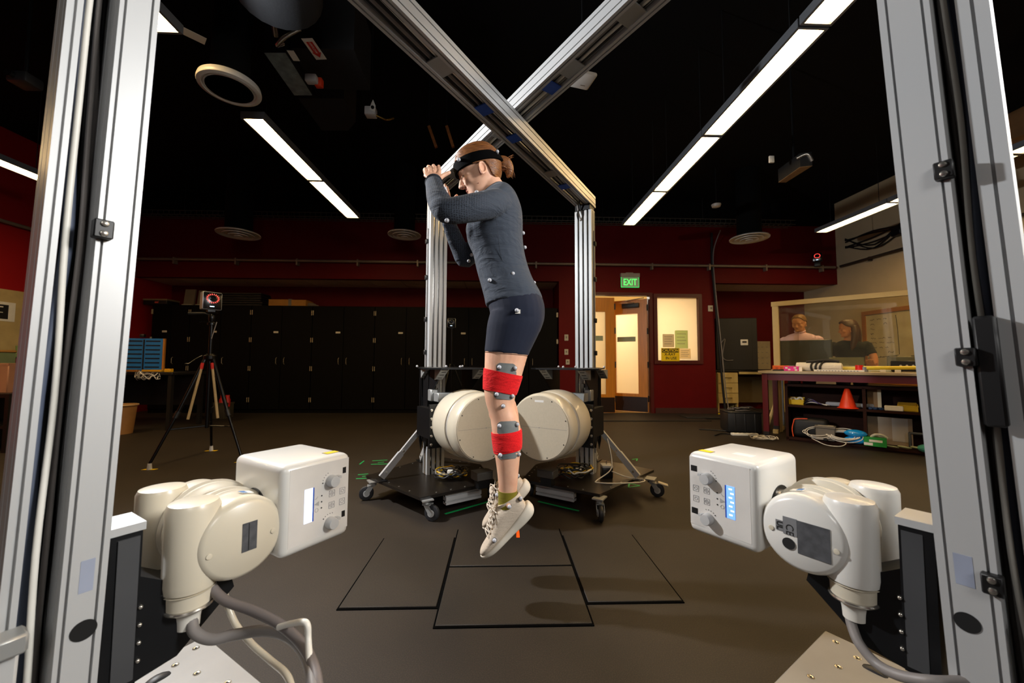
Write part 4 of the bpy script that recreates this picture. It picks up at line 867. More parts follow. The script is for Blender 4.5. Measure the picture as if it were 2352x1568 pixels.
def face_parts(t, M, lip='#a8564c', brow='#7a4a28', lash='#1c120d', nos=True):
    MB().ball((0, 0, 0), 1, M @ Matrix.Translation((.0870, 0, -.0490)) @ Matrix.Diagonal((.0072, .0190, .0034, 1))).ball((0, 0, 0), 1, M @ Matrix.Translation((.0850, 0, -.0575)) @ Matrix.Diagonal((.0077, .0170, .0044, 1))).build('lips', mat('lips '+lip, lip, .45), t)
    for sy in (-1, 1):
        MB().tube([M @ Vector((.0880, sy*.018, -.001)), M @ Vector((.0895, sy*.028, -.0045)), M @ Vector((.0860, sy*.040, -.003)), M @ Vector((.080, sy*.047, .001))], .0009, 6, None, 4).build('eyelash', mat('lash', lash, .6), t)
        MB().tube([M @ Vector((.0965, sy*.012, .025)), M @ Vector((.0965, sy*.025, .029)), M @ Vector((.088, sy*.040, .029)), M @ Vector((.079, sy*.050, .022))], [.0020, .0012], 6, None, 4).build('eyebrow', mat('brow '+brow, brow, .8), t)
        if nos: MB().ball((0, 0, 0), 1, M @ Matrix.Translation((.1015, sy*.007, -.0345)) @ Matrix.Diagonal((.004, .003, .0018, 1))).build('nostril', mat('nostril', '#5a2a20', .8), t)
def hair_shell(name, M, grow, test, thick, n=120, k=14):
    R_ = head_rings(Matrix.Identity(4), grow, n, k); vs = [M @ p for r in R_ for p in r]; lo = [p for r in R_ for p in r]; fs = []
    for j in range(len(R_)-1):
        for i in range(n):
            q = (j*n+i, j*n+(i+1) % n, (j+1)*n+(i+1) % n, (j+1)*n+i); c = sum((lo[a] for a in q), Vector())/4
            if test(c): fs.append(q)
    fs.append(tuple(range(n)))
    from collections import Counter
    ec = Counter(tuple(sorted((f[i], f[(i+1) % len(f)]))) for f in fs for i in range(len(f))); nb = {}
    for (a, b_), c_ in ec.items():
        if c_ == 1: nb.setdefault(a, []).append(b_); nb.setdefault(b_, []).append(a)
    for it in range(14):
        new = {a: (vs[a]+sum((vs[q] for q in q_), Vector()))/(1+len(q_)) for a, q_ in nb.items()}
        for a, p in new.items(): vs[a] = p
    used = sorted({a for f in fs for a in f}); ix = {a: i for i, a in enumerate(used)}
    return solid(name, [vs[a] for a in used], [[ix[a] for a in f] for f in fs], thick, 1.0, 0)

# ================================================================== the jumping woman
YC, YN = 1.70, 1.61; DY = .18
torso = Sil([(1110, 452, 1150, 424, .062), (1100, 468, 1170, 438, .125), (1090, 486, 1186, 460, .168), (1080, 510, 1197, 490, .178), (1073, 535, 1199.5, 520, .166), (1076, 557, 1199.5, 552, .152), (1088, 585, 1203, 582, .139),
             (1095.5, 618, 1211, 614, .136), (1105, 652, 1222, 644, .149), (1113, 682, 1238, 673, .164), (1117, 703, 1245, 691, .172)], YC, 4, 2.35)
pelvis = Sil([(1112, 672, 1234, 664, .155), (1118, 690, 1243, 684, .168), (1124, 711, 1249, 707, .178), (1127, 730, 1249, 730, .180), (1124, 745, 1246, 745, .172), (1130, 768, 1238, 766, .150)], YC, 4, 2.4)
LEG = [(1128, 715, 1246, 715, .083), (1121, 742, 1245, 740, .087), (1118.5, 762, 1237, 764, .086), (1116, 788, 1223, 793, .083), (1114, 808, 1212, 817, .080), (1112.7, 848, 1200, 858, .073), (1111.6, 884, 1190, 890, .064), (1112.5, 905, 1184, 908, .059), (1116, 925, 1181.5, 926, .055), (1122, 945, 1183.5, 942, .053),
       (1127, 965, 1189.5, 957, .054), (1130, 990, 1195.5, 982, .056), (1133, 1016, 1197, 1012, .056), (1136.5, 1043, 1194.5, 1046, .052), (1141, 1076, 1191, 1083, .044), (1144.5, 1110, 1188.5, 1112, .037), (1145.5, 1140, 1186.5, 1138, .033), (1145, 1166, 1186, 1160, .034), (1143, 1182, 1190, 1176, .033)]
leg = Sil(LEG, YN, 4, 2.1); FAR = (0, DY, .035)
# arms
SH_N, EL_N, WR_N = at(1142, 468, 1.555), at(1024, 483, 1.435), at(996, 419, 1.60)
arm_n = [at(1160, 484, 1.63), SH_N, at(1103, 474, 1.49), at(1056, 482, 1.445), EL_N, at(1009, 462, 1.475), at(1001, 441, 1.535), WR_N]; rad_n = [.050, .058, .054, .050, .047, .045, .0385, .033]
arm_f = [at(1155, 484, 1.80), at(1142, 487, 1.87), at(1105, 545, 1.93), at(1070, 597, 1.94), at(1054, 568, 1.92), at(1040, 535, 1.88), at(1028, 505, 1.84)]; rad_f = [.060, .058, .050, .040, .041, .036, .030]
HM = (lambda: (lambda o: Matrix.Translation(o) @ Matrix.Rotation(math.pi, 4, 'Z') @ Matrix.Rotation(R(23), 4, 'Y') @ Matrix.Diagonal((.975, .975, .975, 1)))(Vector((at(1103, 391.5, 1.67).x, YC, at(1103, 391.5, 1.67).z))))()

woman = thing('person', 'woman in mid-jump, grey long-sleeved top, navy shorts, black headband and red leg bandages', 'person', (at(1160, 1000, YC).x, YC, 0))
W0 = Matrix.Translation(-Vector(woman.location))
def wp(me, name, m, label=None):
    me.transform(W0); me.materials.clear(); me.materials.append(m); return put(name, me, woman, label)
def wb(mb, name, m, label=None):
    return wp(mb.mesh(name), name, m, label)
b = MB()
build_head(b, HM)
b.loft(limb_rings([at(1112, 402, YC), at(1121, 416, YC), at(1130, 432, YC), at(1136, 455, YC)], [.052, .051, .055, .075], 24))
b.loft(torso.rings(-.008)); b.loft(pelvis.rings(-.007)); b.loft(leg.rings(-.0)); b.loft(leg.rings(-.0, shift=FAR))
b.loft(limb_rings(arm_n, [r-.008 for r in rad_n])); b.loft(limb_rings(arm_f, [r-.007 for r in rad_f]))
for sh in (Vector(), Vector(FAR)):
    b.ball(at(1124, 903, YN)+sh, (.021, .026, .030)); b.ball(at(1130, 950, YN)+sh, (.014, .016, .022)); b.ball(at(1168, 1160, YN-.030)+sh, (.013, .010, .013))
# feet inside the shoes
HEEL = at(1226, 1176, YN); fdir = Vector((-math.cos(R(43.5)), 0, -math.sin(R(43.5)))); udir = Vector((-math.sin(R(43.5)), 0, math.cos(R(43.5))))
SM = Matrix((fdir, Vector((0, 1, 0)), udir)).transposed().to_4x4(); SM.translation = HEEL
for sh in ((0, 0, 0), FAR):
    b.loft([[SM @ Vector(p)+Vector(sh) for p in sell(Vector((x, 0, (z0+z1)/2)), Vector((0, w, 0)), Vector((0, 0, (z1-z0)/2)), 16, 2.2)] for (x, w, z0, z1) in ((.02, .02, .03, .08), (.05, .028, .03, .1), (.09, .03, .03, .09), (.14, .036, .03, .07), (.2, .034, .03, .05), (.23, .02, .03, .042))])
# near hand: wrist, palm, four fingers curling away, thumb to the right
def hand_palm(mb, rows):
    mb.loft([sell(Vector(c), Vector(u), Vector(v), 18, 2.6) for c, u, v in rows])
wx = WR_N
K = [at(979, 399, 1.655), at(988, 393, 1.662), at(998, 391, 1.665), at(1009, 394, 1.66)]            # knuckles little..index
hand_palm(b, [(wx-Vector((0, .02, .02)), (.024, 0, 0), (0, .02, .004)), (wx+Vector((.002, .006, .006)), (.028, 0, 0), (0, .020, .0)), ((K[0]+K[3])/2+Vector((.003, -.014, -.018)), (.036, 0, -.001), (0, .015, .006)), ((K[0]+K[3])/2+Vector((0, -.002, -.002)), (.038, 0, -.002), (0, .012, .006)), ((K[0]+K[3])/2+Vector((0, .006, .006)), (.034, 0, 0), (0, .006, .004))])
for kn, (a1, a2, a3) in zip(K, [((977, 389, 1.68), (975, 392, 1.70), (977, 399, 1.71)), ((985, 383, 1.69), (983, 385, 1.715), (984, 393, 1.725)), ((996, 381, 1.695), (996, 383, 1.72), (997, 392, 1.73)), ((1008, 383, 1.69), (1008, 385, 1.715), (1007, 394, 1.725))]):
    finger(b, [kn+Vector((0, -.008, -.012)), kn, at(*a1), at(*a2), at(*a3)], .0098, .0075)
finger(b, [at(1008, 411, 1.62), at(1015, 405, 1.635), at(1022, 401, 1.64), at(1028, 398, 1.642), at(1032.5, 396, 1.644)], .0115, .0078)
# far hand, fingers up
wf_ = arm_f[-1]
hand_palm(b, [(wf_-Vector((.0, 0, .02)), (.02, 0, 0), (0, .026, 0)), (wf_+Vector((0, 0, .015)), (.018, .008, 0), (-.008, .026, 0)), (at(1028, 480, 1.83), (.016, .012, 0), (-.018, .032, 0)), (at(1028, 462, 1.82), (.012, .012, 0), (-.020, .034, 0)), (at(1028, 456, 1.82), (.008, .008, 0), (-.016, .028, 0))])
for (p0, p1, p2, yy) in (((1032, 462), (1031, 446), (1026.5, 429), 1.80), ((1029, 461), (1026, 442), (1022, 424), 1.82), ((1026, 461), (1022, 443), (1018, 428), 1.84), ((1024, 463), (1019, 449), (1015, 438), 1.86)):
    finger(b, [at(*p0, yy), at((p0[0]*.6+p1[0]*.4), p0[1]*.6+p1[1]*.4, yy), at(*p1, yy), at(*p2, yy)], .0088, .0068)
finger(b, [at(1033, 480, 1.81), at(1040, 466, 1.79), at(1044, 457, 1.785), at(1049, 449, 1.78)], .011, .0078)
BODY = remesh('body', b, .0034, 5, .5)
bm = bmesh.new(); bm.from_mesh(BODY); HI = HM.inverted(); sel = []
for v_ in bm.verts:
    q = HI @ v_.co
    if -.02 < q.x < .090 and .018 < abs(q.y) < .09 and -.085 < q.z < .055 and not (q.x < .012 and abs(q.y) > .066): sel.append(v_)
for it in range(16): bmesh.ops.smooth_vert(bm, verts=sel, factor=.5, use_axis_x=True, use_axis_y=True, use_axis_z=True)
bm.to_mesh(BODY); bm.free()
wp(BODY, 'body', SKIN, 'fair skin of face, hands and legs')
face_parts_root = woman
class _T: pass
HM0 = W0 @ HM
face_parts(woman, HM0)
for p, r in ((at(1098.7, 420, 1.645), .0018), (at(1093, 428, 1.648), .0009)): wb(MB().ball(p, r, None, 8, 6), 'mole', mat('mole', '#8a4a3a', .6))
# clothes
SHIRT = cloth_mat('heathered slate knit with dots', '#373e49', .16, 800, .5, 9, dots=(-.03, -.17))
sb = MB(); sb.loft(torso.rings(.002)); sb.loft(limb_rings(arm_n, [r+.001 for r in rad_n])); sb.loft(limb_rings(arm_f, [r+.001 for r in rad_f]))
sb.ball(SH_N+Vector((.012, .03, .0)), (.056, .055, .058)); sb.ball(at(1148, 474, 1.85), (.055, .055, .058))
sb.ball(at(1088, 528, YC-.07), (.034, .052, .050)); sb.ball(at(1088, 528, YC+.07), (.034, .052, .050))
wp(remesh('shirt', sb, .005, 6, .5), 'shirt', SHIRT, 'slate grey long-sleeved knit top with dotted pattern')
cuff = MB()
for f in (.0, .012, .024): cuff.torus(WR_N+(EL_N-WR_N).normalized()*f*.6, (EL_N-WR_N), .034, .0032, 24, 6)
wb(cuff, 'cuff', cloth_mat('dark cuff knit', '#23262d', .1, 900, .2))
hem = MB(); hem.loft(torso.rings(.0035, .955, 1.0)); 
SHORTS = cloth_mat('navy stretch fabric', '#151b2c', .08, 1200, .10, 5)
pb = MB(); pb.loft(pelvis.rings(.0)); LL = len(leg.rows)-1; hemf = 16/LL
pb.loft(leg.rings(.0025, 0, hemf)); pb.loft(leg.rings(.0025, 0, hemf, FAR))
wp(remesh('shorts', pb, .005, 6, .5), 'shorts', SHORTS, 'navy blue tight shorts')
for sh in ((0, 0, 0), FAR): wb(MB().loft(leg.rings(.0038, 15.2/LL, 16.2/LL, sh)), 'shorts_hem', SHORTS)
q = [torso.surf(px, py, .0015) for px, py in ((1139, 496), (1143, 530), (1148, 575), (1158, 615), (1170, 645), (1180, 678))]
wb(MB().tube(q, .0009, 5, None, 6), 'side_seam', mat('seam thread', '#272b35', .9))
# red bandages and grey marker plates
REDW = cloth_mat('red fleece bandage', '#d81a1e', .18, 420, .35, 16, rough=.95)
def wrap(rows, grow, nm='bandage'):
    out = []
    for (f, bk) in rows:
        best = min(range(len(leg.rows)), key=lambda i: abs((leg.rows[i][1]+leg.rows[i][3])/2-(f+bk)/2)); r = leg.rows[best]
        # leg outline at the slanted cut
        def edge(py, i0, i1): return np.interp(py, [q[i1] for q in leg.rows], [q[i0] for q in leg.rows])
        F = at(edge(f, 0, 1), f, YN); B = at(edge(bk, 2, 3), bk, YN); c = (F+B)/2; u = (F-B)/2; out.append(sell(c, u.normalized()*(u.length+grow), Vector((0, r[4]+grow, 0)), 40, 2.1))
    return wb(MB().loft(out), nm, REDW)
def lerp_rows(t, b_, n=6): return [(t[0]+(b_[0]-t[0])*i/n, t[1]+(b_[1]-t[1])*i/n) for i in range(n+1)]
wrap(lerp_rows((845, 863), (891, 906)), .0042); wrap(lerp_rows((851, 866), (893, 903)), .0052)
wrap(lerp_rows((993, 985), (1039, 1029)), .0042); wrap(lerp_rows((997, 988), (1034, 1026)), .0052)
# bandage seam overlap
GREYP = mat('grey rubber plate', '#6d7170', .7, 0, .08, 60)
MARK = mat('retroreflective marker', '#b4b6bd', .45, 0, .06, 200); MBASE = mat('marker base', '#17181a', .5)
def legplate(x0, x1, y0, y1, off=.0004, slope=0):
    n, m = 12, 6; vs = []
    for o in (off, off+.0028):
        for j in range(m+1):
            for i in range(n+1):
                fx, fy = i/n, j/m; e = 0
                px = x0+(x1-x0)*fx; cy = (y0+y1)/2+slope*(fx-.5); hh = (y1-y0)/2*(1-.35*max(0, abs(fx-.5)*2-.75)/.25); py = cy+(fy-.5)*2*hh
                vs.append(leg.surf(px, py, o))
    N_ = (n+1)*(m+1); fs = []
    for j in range(m):
        for i in range(n):
            a = j*(n+1)+i; fs.append((a, a+1, a+n+2, a+n+1)); fs.append((N_+a, N_+a+n+1, N_+a+n+2, N_+a+1))
    for i in range(n): fs.append((i, N_+i, N_+i+1, i+1)); a = m*(n+1)+i; fs.append((a, a+1, N_+a+1, N_+a))
    for j in range(m): a = j*(n+1); c = a+n; fs.append((a, a+n+1, N_+a+n+1, N_+a)); fs.append((c, N_+c, N_+c+n+1, c+n+1))
    return wb(MB().add(vs, fs), 'marker_plate', GREYP)
legplate(1140, 1186, 834, 868, .0004, 3); legplate(1134, 1180, 884, 917, .0004, 4); legplate(1142, 1191, 967, 998, .0004, -2); legplate(1143, 1191, 1022, 1054, .0004, -3)
def marker(p, nrm=(0, -1, 0), r=.0082):
    nrm = Vector(nrm).normalized(); m = wb(MB().ball(Vector(p)+nrm*.007, r, None, 14, 10), 'marker', MARK); c = MB().lathe([(.009, 0), (.009, .002), (.005, .004)], Vector(p), Vector(p)+nrm, 14); me = c.mesh('marker_base'); me.transform(W0); me.materials.append(MBASE); put('marker_base', me, m)
for px, py in ((1147, 843), (1183, 845), (1141, 905), (1177, 909), (1147, 977), (1188, 974), (1149, 1044), (1192, 1042)): marker(leg.surf(px, py, .0032))
for px, py in ((1156, 932), (1170, 1162)): marker(leg.surf(px, py, .0))
for px, py in ((1178, 629), (1125, 644)): marker(torso.surf(px, py, .002))
q = pelvis.surf(1187, 713, .002); marker(q); wb(MB().box(q+Vector((.004, -.001, -.004)), (.02, .001, .016)), 'tape_patch', PAPER)
for px, py in ((1199, 535), (1203, 568), (1224, 649)): marker(at(px-1, py, YC), (1, 0, 0))
marker(at(1144, 421, YC), (.4, 0, 1)); marker(at(1096, 446, 1.47), (-.2, -.6, .8)); marker(at(998, 447, 1.485), (-.1, -1, .1)); marker(at(1018, 435, 1.57), (1, -.4, .3)); marker(at(1027, 506, 1.41), (0, -1, -.4))
marker(at(1081, 586, 1.90), (.6, -.8, 0)); marker(at(1076, 600, 1.90), (.3, -.9, 0))
# shoes
SHOEM = cloth_mat('beige knit shoe', '#c3b5a3', .10, 600, .12, 30); SOLEM = mat('off-white foam sole', '#d8d0c0', .6, 0, .04, 30, bump=.05); SOCK = cloth_mat('olive sock', '#7d7320', .15, 700, .2)
UP = [(.000, .020, .030, .095, 0), (.010, .030, .022, .107, 0), (.028, .035, .02, .110, 0), (.055, .0375, .02, .112, 0), (.08, .039, .02, .117, 0), (.10, .0405, .02, .118, 0), (.125, .0425, .02, .102, 0), (.155, .0455, .02, .082, 0), (.185, .0475, .02, .066, 0), (.215, .0465, .02, .056, 0), (.238, .0425, .021, .050, 0), (.253, .033, .023, .045, 0), (.262, .020, .025, .039, 0), (.265, .006, .028, .033, 0)]
SO = [(-.016, .012, .022, .044, 0), (-.010, .027, .010, .050, 0), (.008, .037, .001, .050, 0), (.045, .0405, -.002, .044, 0), (.09, .0385, -.001, .035, 0), (.135, .042, .0, .030, 0), (.18, .0495, .001, .029, 0), (.216, .0490, .003, .028, 0), (.243, .042, .009, .028, 0), (.262, .029, .015, .029, 0), (.271, .008, .020, .027, 0)]
def shoe(sh):
    sh = Vector(sh); T = Matrix.Translation(sh) @ SM
    def rr(rows, p): return [[T @ Vector(q) for q in sell(Vector((x, 0, (z0+z1)/2)), Vector((0, w, 0)), Vector((0, 0, (z1-z0)/2)), 30, p)] for (x, w, z0, z1, _) in interp(rows, 4)]
    u = wb(MB().loft(rr(UP, 2.5)), 'shoe', SHOEM); s = MB().loft(rr(SO, 4.0)).mesh('sole'); s.transform(W0); s.materials.append(SOLEM); put('sole', s, u)
    me = MB().loft([[T @ Vector(q) for q in sell(Vector((.043, 0, z)), Vector((.050+gx, 0, .013)), Vector((0, .0345+gx*.4, 0)), 26, 2.2)] for z, gx in ((.092, 0), (.106, .003), (.114, .002), (.113, -.004))]).mesh('collar'); me.transform(W0); me.materials.append(SHOEM); put('collar', me, u)
    l = MB()
    for i in range(5):
        x = .104+i*.018; z = .119-i*.0098
        l.tube([T @ Vector((x, -.030, z-.008)), T @ Vector((x+.006, -.012, z+.006)), T @ Vector((x+.012, .012, z+.004)), T @ Vector((x+.016, .030, z-.014))], .0025, 6, None, 4)
        l.tube([T @ Vector((x, .030, z-.008)), T @ Vector((x+.006, .012, z+.007)), T @ Vector((x+.012, -.012, z+.005)), T @ Vector((x+.016, -.030, z-.014))], .0025, 6, None, 4)
    for sy in (-1, 1): l.tube([T @ Vector((.108, 0, .124)), T @ Vector((.12, sy*.022, .136)), T @ Vector((.135, sy*.035, .122)), T @ Vector((.126, sy*.02, .116)), T @ Vector((.11, 0, .122)), T @ Vector((.13, sy*.012, .124)), T @ Vector((.15, sy*.03, .104))], .0022, 6, None, 5)
    me = l.mesh('laces'); me.transform(W0); me.materials.append(mat('lace cotton', '#d5cabb', .8)); put('laces', me, u)
    tg = MB().loft([[T @ Vector(q) for q in sell(Vector((x, 0, z)), Vector((0, .024, 0)), Vector((-.003, 0, .004)), 16, 2.6)] for x, z in ((.086, .142), (.098, .130), (.12, .112), (.15, .092))]).mesh('tongue'); tg.transform(W0); tg.materials.append(SHOEM); put('tongue', tg, u)
shoe((0, 0, 0)); shoe(FAR)
for sh in ((0, 0, 0), FAR): wb(MB().loft(leg.rings(.002, (LL-10)/LL, (LL-4)/LL, sh)), 'sock', SOCK)
marker(SM @ Vector((.0, -.030, .085)), tuple(SM.to_3x3() @ Vector((-.8, -.5, .3)))); marker(SM @ Vector((.175, -.047, .045)), (-.1, -1, .2)); marker(SM @ Vector((.0, -.02, .085))+Vector(FAR), tuple(SM.to_3x3() @ Vector((-.7, -.5, .5)))); marker(SM @ Vector((.115, -.035, .09))+Vector(FAR), (-1, -.4, .2))
# hair, bun, headband
HAIR = hair_mat('auburn hair', '#57301a', '#8f5a2a', (1, 1, 7), 40)
def hair_test(c):
    if c.z > .088: return True
    lim = np.interp(c.z, [-.078, -.066, -.045, -.01, .012, .018, .05, .07, .088], [-.2, -.058, -.038, -.033, -.026, .024, .052, .078, .086]); return c.x < lim
wp(hair_shell('hair', HM, .004, hair_test, .005), 'hair', HAIR)
pb = MB(); pb.loft(limb_rings([at(1142, 372, YC), at(1153, 371, YC), at(1163, 377, YC), at(1169, 390, YC), at(1168, 402, YC), at(1164, 408, YC)], [.020, .026, .027, .022, .014, .004], 18))
pb.ball(at(1158, 378, YC), (.026, .028, .030))
pt = wp(remesh('ponytail', pb, .004, 3), 'ponytail', HAIR)
st = MB()
for i in range(46):
    a = Vector(at(1150+random.uniform(-4, 12), 370+random.uniform(-8, 22), YC+random.uniform(-.03, .03))); k = random.random()
    e = Vector(at(1172+random.uniform(-8, 12), (358 if k < .25 else 402)+random.uniform(-8, 10), YC+random.uniform(-.035, .035))); mid = (a+e)/2+Vector((.012, random.uniform(-.01, .01), .010))
    st.tube([a, mid, e], [.0016, .0003], 4, None, 4)
for i in range(30):
    a = HM @ Vector((.085-.02*random.random(), random.uniform(-.05, .05), .075+.01*random.random())); st.tube([a, a+Vector((.01, 0, .012)), a+Vector((.03, random.uniform(-.005, .005), .016))], [.0009, .0003], 4, None, 3)
o = wb(st, 'loose_strands', HAIR); o['kind'] = 'stuff'
bd = []
for (dz, g) in ((-.0225, .004), (-.0205, .010), (0, .0125), (.0225, .0115), (.025, .006)):
    ring = []
    for i in range(48):
        a = 2*math.pi*i/48; x = -.005+(.103+g)*math.cos(a)+.0; y = (.0775+g)*math.sin(a); z = .0395+.0135*(math.cos(a))+dz; ring.append(HM @ Vector((x-dz*.18*math.cos(a)*1.2, y-dz*.12*math.sin(a), z)))
    bd.append(ring)
HBM = cloth_mat('black headband', '#030304', .2, 900, .1); HBM.node_tree.nodes['Principled BSDF'].inputs['Specular IOR Level'].default_value = .05; HBM.node_tree.nodes['Principled BSDF'].inputs['Sheen Weight'].default_value = 0
wb(MB().loft(bd), 'headband', HBM)
marker(HM @ Vector((.072, .062, .062)), tuple(HM.to_3x3() @ Vector((.3, 1, .1))), .0078); marker(HM @ Vector((-.098, .048, .040)), tuple(HM.to_3x3() @ Vector((-.5, 1, .1))), .0078)
wb(MB().torus(at(986, 388, 1.672), at(985, 383, 1.69)-at(988, 393, 1.662), .0102, .0015, 20, 6), 'ring', mat('silver ring', '#d8d4cc', .2, 1.0))
# ================================================================== tall black cabinets along the back alcove
CAB = mat('black cabinet laminate', '#040303', .6, 0, .15, 8, spec=.12); CABH = mat('pale hinge metal', '#b0a488', .4, .3); TAGM = mat('white name tag', '#cfc8b8', .6)
ORD = ['first (leftmost)', 'second', 'third', 'fourth', 'fifth', 'sixth', 'seventh']
edges = [339, 427, 570, 712, 857, 1002, 1147, 1281]; CY = WY+.06
for i in range(7):
    xa = at(edges[i], 900, CY).x; xb = at(edges[i+1], 900, CY).x; wd_ = xb-xa; H = 2.06
    t = thing('tall_cabinet', ORD[i]+' tall black two-door cabinet of the row along the back wall', 'cabinet', (xa, CY, 0), 0, 'black cabinets along the back wall')
    MB().bb(.003, wd_-.003, .022, .60, .0, H).build('body', CAB, t)
    MB().bb(.003, wd_-.003, .05, .60, H, H+.012).build('top_panel', CAB, t)
    for k in range(2):
        x0 = .006+k*wd_/2; x1 = wd_/2-.002+k*wd_/2-.004*k; d = MB().rbox(((x0+x1)/2, .010, H/2+.03), (x1-x0, .02, H-.08), .003, 1).build('door', CAB, t)
        hx = x1-.07 if k == 0 else x0+.07; MB().tube([(hx, 0, .93), (hx, -.03, .95), (hx, -.03, 1.04), (hx, 0, 1.06)], .004, 6).build('handle', CABH, d)
        ex = x0+.0 if k == 0 else x1
        for z in (.25, .85, 1.40, 1.93): MB().bb(ex-.016, ex+.016, -.006, .002, z-.045, z+.045).build('hinge', CABH, d)
        if k == 0: MB().rbox((x1-.1, -.003, 1.55), (.09, .004, .035), .0015, 1).build('name_tag', TAGM, d)
def on_cab(px): return at(px, 705, CY+.25).x
ZT = 2.072
t = thing('equipment_case', 'black flat case with silver edge and red tag on the leftmost cabinet', 'case', (on_cab(376), CY+.2, ZT)); MB().rbox((0, 0, .06), (.45, .3, .11), .01).build('case_body', BLACKP, t); MB().bb(-.228, .228, -.153, .153, .085, .115).build('metal_edge', mat('dull gold edge', '#8a7858', .4, .4), t); MB().bb(0, .07, -.156, -.152, .03, .07).build('red_tag', mat('red white tag', '#c85040', .5), t); MB().bb(-.06, .06, -.165, -.155, .06, .08).build('case_handle', BLACKP, t)
for (px, w_, lb, zt) in ((431, .20, 'brown-grey foam board leaning on the cabinets, left of its pair', .33), (458, .13, 'pale foam board behind the tripod camera, right of its pair', .31)):
    t = thing('foam_board', lb, 'board', (on_cab(px), CY+.3, ZT)); MB().box((0, 0, zt/2+.02), (w_, .03, zt), None, Matrix.Rotation(-.12, 3, 'X')).build('board', mat('brown foam board', '#6e6250', .8), t); MB().rbox((0, -.03, .02), (w_, .12, .04), .015, 2).build('foam_roll', mat('cream foam', '#b3a68c', .8), t)
t = thing('panel_stack', 'dark stack of flat panels lying on the second and third cabinets', 'panels', (on_cab(550), CY+.35, ZT))
for k in range(6): MB().rbox((random.uniform(-.03, .03), 0, .03+k*.045), (.95, .35, .035), .004, 1).build('panel', mat('dark panel', '#15100d', .6), t)
t = thing('cardboard_box', 'flat tan cardboard box with grey tape on the third cabinet', 'box', (on_cab(672), CY+.2, ZT)); CARD = mat('tan cardboard', '#a8752e', .8, 0, .1, 10); MB().rbox((0, 0, .06), (.72, .3, .12), .004, 1).build('carton', CARD, t); MB().bb(.02, .08, -.152, .152, .0, .135).build('tape_band', mat('grey tape', '#6e675c', .6), t); MB().bb(-.36, -.0, -.15, 0, .12, .125).build('flap', CARD, t)
t = thing('packing_bag', 'crumpled clear plastic bag beside the tan cardboard box', 'bag', (on_cab(715), CY+.2, ZT)); MB().ball((0, 0, .035), (.13, .09, .05), None, 9, 6).build('bag', mat('grey plastic film', '#7a6c5c', .3), t); MB().ball((.1, .02, .02), (.07, .06, .03), None, 7, 5).build('bag_fold', mat('grey plastic film', '#7a6c5c'), t)

# ================================================================== motion-capture cameras
CAMB = mat('camera aluminium shell', '#b7bcc0', .3, .5); LED = mat('red led', '#ff5a50', .4, emit='#ff4a42', estr=1.6); LEDG = mat('dim grey led', '#8a8f90', .4); BLU = mat('blue white indicator', '#cfe6ff', .4, emit='#bfe0ff', estr=3)
def mocap(t, M, led, w=.165, h=.18, shell=None):
    b = MB().rbox((0, .055, 0), (w, .10, h), .012, 2, M).build('camera_shell', shell or CAMB, t)
    MB().rbox((0, .002, 0), (w-.014, .012, h-.012), .006, 2, M).build('front_panel', mat('black gloss panel', '#060607', .2), b)
    for k in range(18):
        a = 2*math.pi*k/18; c = Vector((.047*math.cos(a), -.006, .022+.042*math.sin(a))); d = Vector((math.cos(a), 0, math.sin(a))); MB().cyl(M @ (c-d*.006), M @ (c+d*.007), .003, n=6).build('led', led, b)
    MB().lathe([(.026, 0), (.026, .01), (.02, .012), (.018, .006), (.001, .006)], M @ Vector((0, -.004, .022)), M @ Vector((0, -1, .022)), 24).build('lens', mat('lens glass', '#05060a', .08), b)
    MB().bb(-.022, .014, -.0058, -.0045, -.062, -.055, M).build('status_display', BLU, b)
    return b
TC = Vector((-2.895, 3.97, 0)); TB = mat('black tripod tube', '#0b0b0c', .3, .4)
t = thing('camera_tripod', 'tall black tripod with yellow floor tape under its feet', 'tripod', TC)
feet = [atz(343, 1078, 0)-TC, atz(485, 1035, 0)-TC, Vector((-2.50, 3.9, 0))-TC]; apex = Vector((0, 0, 1.02))
for f in feet:
    h = Vector((f.x*.09, f.y*.09, 1.0)); k = h.lerp(f, .52); g = MB().cyl(h, k, .019, .017, 10).build('leg', TB, t); MB().cyl(k, f+Vector((0, 0, .05)), .013, .012, 10).build('lower_leg', TB, g); MB().cyl(h.lerp(f, .5), h.lerp(f, .56), .024, n=10).build('leg_lock', BLACKP, g); MB().cyl(f+Vector((0, 0, .055)), f, .015, .02, 10).build('foot', GREYK, g)
    MB().tube([Vector((0, 0, .34)), h.lerp(f, .66)], .008, 6).build('spreader', TB, t)
    s_ = MB().prism([f+Vector((.05, -.015, 0)), f+Vector((.06, .02, 0)), f+Vector((-.05, .02, 0)), f+Vector((-.06, -.015, 0))], (0, 0, .002)); s_.build('yellow_tape', mat('yellow floor tape', '#e0c000', .5), g)
for (f, fr) in ((feet[0], .1), (feet[2], .1)): MB().cyl(Vector((f.x*.12, f.y*.12-.02, .93)), Vector((f.x*.34, f.y*.34-.02, .42)), .012, n=8).build('pale_tube', mat('tan tube', '#b59d72', .5), t); MB().cyl(Vector((f.x*.11, f.y*.11-.02, .96)), Vector((f.x*.13, f.y*.13-.02, .9)), .014, n=8).build('red_band', mat('red band', '#c02018', .5), t)
MB().cyl((0, 0, .32), (0, 0, 1.40), .017, n=12).build('centre_column', TB, t); MB().lathe([(.03, 0), (.055, .02), (.055, .05), (.03, .07)], (0, 0, .98), (0, 0, 2), 16).build('spider', TB, t)
MB().tube([(-.05, -.03, 1.03), (-.1, -.04, 1.0), (-.16, -.05, .95), (-.2, -.05, .95)], .008, 6).build('crank', TB, t)
